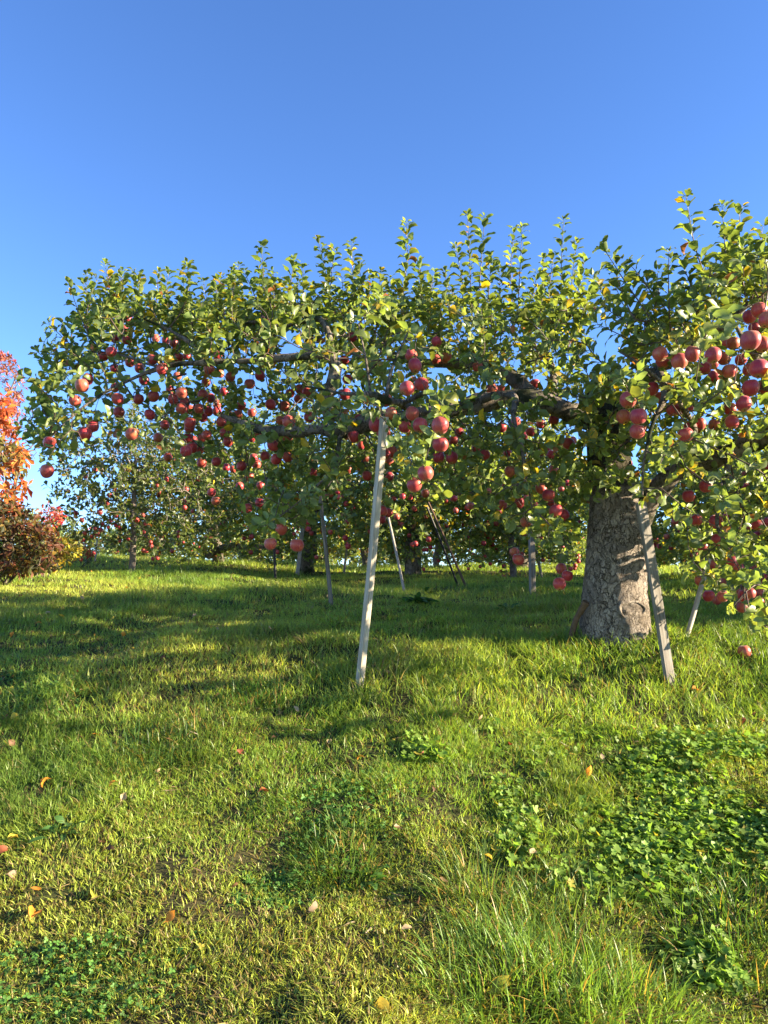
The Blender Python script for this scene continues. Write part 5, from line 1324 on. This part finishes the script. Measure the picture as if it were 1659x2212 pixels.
# ------------------------------------------------------------------ fallen leaves
OR, YE, TA, RE, BR, PK, YG = (.60, .24, .03), (.58, .42, .05), (.42, .31, .18), (.24, .07, .03), (.17, .09, .045), (.34, .24, .16), (.34, .32, .05)
FL = [(62, 2010, .085, OR, "large bright orange leaf lying in the bottom left grass"), (350, 2020, .055, OR, "narrow orange leaf right of the large orange one"), (196, 1965, .09, YG, "big yellow-green leaf in the lower left grass"), (42, 1826, .05, YE, "curled yellow leaf at the left edge of the foreground"),
 (22, 1858, .06, RE, "upright rusty red leaf at the left edge of the foreground"), (213, 1843, .05, BR, "brown leaf in the left foreground grass"), (113, 1698, .06, OR, "orange leaf on the left slope above the foreground"), (256, 1706, .045, OR, "small orange leaf left of centre on the slope"), (258, 1750, .05, TA, "tan leaf just below the small orange one"),
 (555, 1725, .055, RE, "standing red leaf near the centre of the slope"), (532, 1647, .05, RE, "red leaf below the dark green tussock"), (664, 1994, .06, PK, "pale pinkish leaf on bare soil in the lower middle"), (604, 1910, .03, YE, "tiny yellow leaf near the lower middle"), (499, 1937, .04, BR, "small brown leaf left of the tiny yellow one"),
 (331, 1684, .045, TA, "tan leaf over dark soil left of centre"), (37, 1625, .055, BR, "brown leaf by the left edge under the clover"), (198, 1602, .05, OR, "orange leaf by the dry straw patch at the left"), (42, 1560, .055, YE, "pale yellow leaf beside the clover at the left"), (6, 1568, .05, RE, "red leaf cut off by the left edge"), (8, 1910, .06, PK, "pinkish leaf at the left edge low in the foreground"),
 (461, 1437, .06, YE, "yellow leaf at the front edge of the shadow, left"), (709, 1622, .045, TA, "tan leaf below left of the pale prop's foot"), (650, 1552, .05, TA, "tan leaf close to the pale prop's foot, left side"), (789, 1650, .04, OR, "orange leaf below the pale prop's foot"),
 (1052, 2166, .095, YG, "large mottled yellow-brown leaf at the bottom middle"), (853, 2206, .08, YE, "yellow leaf cut by the bottom edge"), (963, 1918, .06, PK, "pinkish tan leaf propped in the lower middle grass"), (906, 1973, .055, BR, "curled brown leaf on bare soil below the pinkish one"), (897, 2028, .045, TA, "grey tan leaf left of the big tussock"), (872, 1807, .05, PK, "dusty pink leaf above the bare soil"),
 (1160, 1857, .05, TA, "tan leaf at the lower edge of the ground cover"), (901, 1650, .05, RE, "red leaf left of the ground cover's top"), (1264, 1697, .075, OR, "orange and yellow leaf lying on the ground cover"), (1372, 1643, .065, TA, "upright tan leaf in the upper ground cover"), (1307, 1657, .04, PK, "small pink leaf left of the upright tan one"), (1415, 1771, .055, RE, "red-brown leaf half sunk in the ground cover"),
 (1216, 1558, .06, BR, "brown leaf on the grass above the ground cover"), (974, 1561, .055, BR, "brown leaf right of the pale prop's foot"), (1027, 1570, .05, TA, "tan leaf beside the brown one right of the prop"), (843, 1469, .06, TA, "tan leaf just right of the pale prop's foot"), (951, 1479, .055, YE, "yellow leaf in the sun right of the pale prop"), (1090, 1452, .05, BR, "brown leaf at the shadow edge left of the trunk"),
 (1493, 1502, .06, OR, "orange leaf right of the grey board's foot"), (1625, 1464, .08, BR, "large brown leaf on the right slope"), (1649, 1537, .05, BR, "small brown leaf by the right edge"), (1616, 1567, .05, RE, "red leaf near the right edge over the cover"), (1039, 1865, .045, YE, "pale yellow scrap beside the soil patch"),
 (140, 1346, .06, YE, "pale yellow leaf in the shade at the left"), (112, 1337, .05, TA, "tan leaf in the shade next to the pale yellow one"), (75, 1362, .05, OR, "orange leaf in the shaded grass near the left edge"), (158, 1386, .06, YE, "yellow leaf in the sun strip at the left"), (264, 1392, .06, OR, "orange leaf in the sun strip left of centre"), (183, 1306, .05, TA, "tan leaf in the shade below the young tree"), (349, 1307, .06, TA, "pale leaf in the shade right of the young tree"), (428, 1342, .05, TA, "pale leaf deep in the shadow left of centre"),
 (20, 1392, .055, OR, "orange leaf lit at the left edge of the shade"), (236, 1352, .045, YE, "small yellow leaf in the middle of the left shade"), (590, 1375, .05, TA, "tan leaf in the shade left of the prop"), (735, 1395, .05, YE, "yellow leaf in the shade beside the prop")]
rl = np.random.default_rng(12)
for u, v, L, col, lab in FL:
    c = ground_at(u, v); N_ = 1
    a = rl.uniform(0, 6.28); d = np.array([[math.cos(a), math.sin(a), rl.uniform(-.1, .35)]])
    rows = [(0, .03), (.12, .26), (.3, .44), (.5, .50), (.7, .40), (.88, .2)]
    V, T, C = leaf_arrays(np.array([[0, 0, .028 if v > 1430 else .05]]), d, np.array([[rl.normal(0, .4), rl.normal(-.3, .35), 1.0]]), np.array([L * .9]), np.array([L * .62]), np.array([rl.choice([-1, 1]) * rl.uniform(.6, 2.0)]), np.array([rl.uniform(.2, 1.0)]), np.array([col]), rows=rows, pet=.012, wave=.05)
    # give the blade a little thickness
    o = link("fallen_leaf", mesh_np("fallen_leaf", V, T, M_FALLEN, C), loc=c)
    tag(o, lab, "fallen leaf", "fallen leaves on the grass")
# small scraps of leaf litter sunk in the sward
r = np.random.default_rng(314); n = 1500
y = r.uniform(2.2, 12, n); x = r.uniform(-1, 1, n) * (.52 * y + .6); k = r.random(n) < np.clip(.5 + 1.8 * vnoise(x * 1.2 + 60, y * 1.2) + .25 * (x < -1), .03, 1); x, y = x[k], y[k]; n = len(x)
a = r.uniform(0, 6.283, n); d = np.stack([np.cos(a), np.sin(a), r.uniform(-.2, .6, n)], 1)
pc = np.array([BR, TA, OR, YG, RE, TA, BR, YE]); col = pc[r.integers(0, len(pc), n)] * r.uniform(.35, 1.0, (n, 1))
LL_ = r.uniform(.015, .042, n)
V, T, C = leaf_arrays(np.stack([x, y, gz(x, y) + r.uniform(.005, .03, n)], 1), d, np.array([[0, -.2, 1.0]]) + r.normal(0, .5, (n, 3)), LL_, LL_ * r.uniform(.35, .7, n), r.uniform(-2, 2, n), r.uniform(0, 1, n), col, pet=.004, wave=.12)
tag(link("leaf_litter", mesh_np("leaf_litter", V, T, M_FALLEN, C)), "scraps of brown and yellow leaf litter sunk in the grass", "leaf litter", kind='stuff')
print("objects", len(bpy.data.objects))
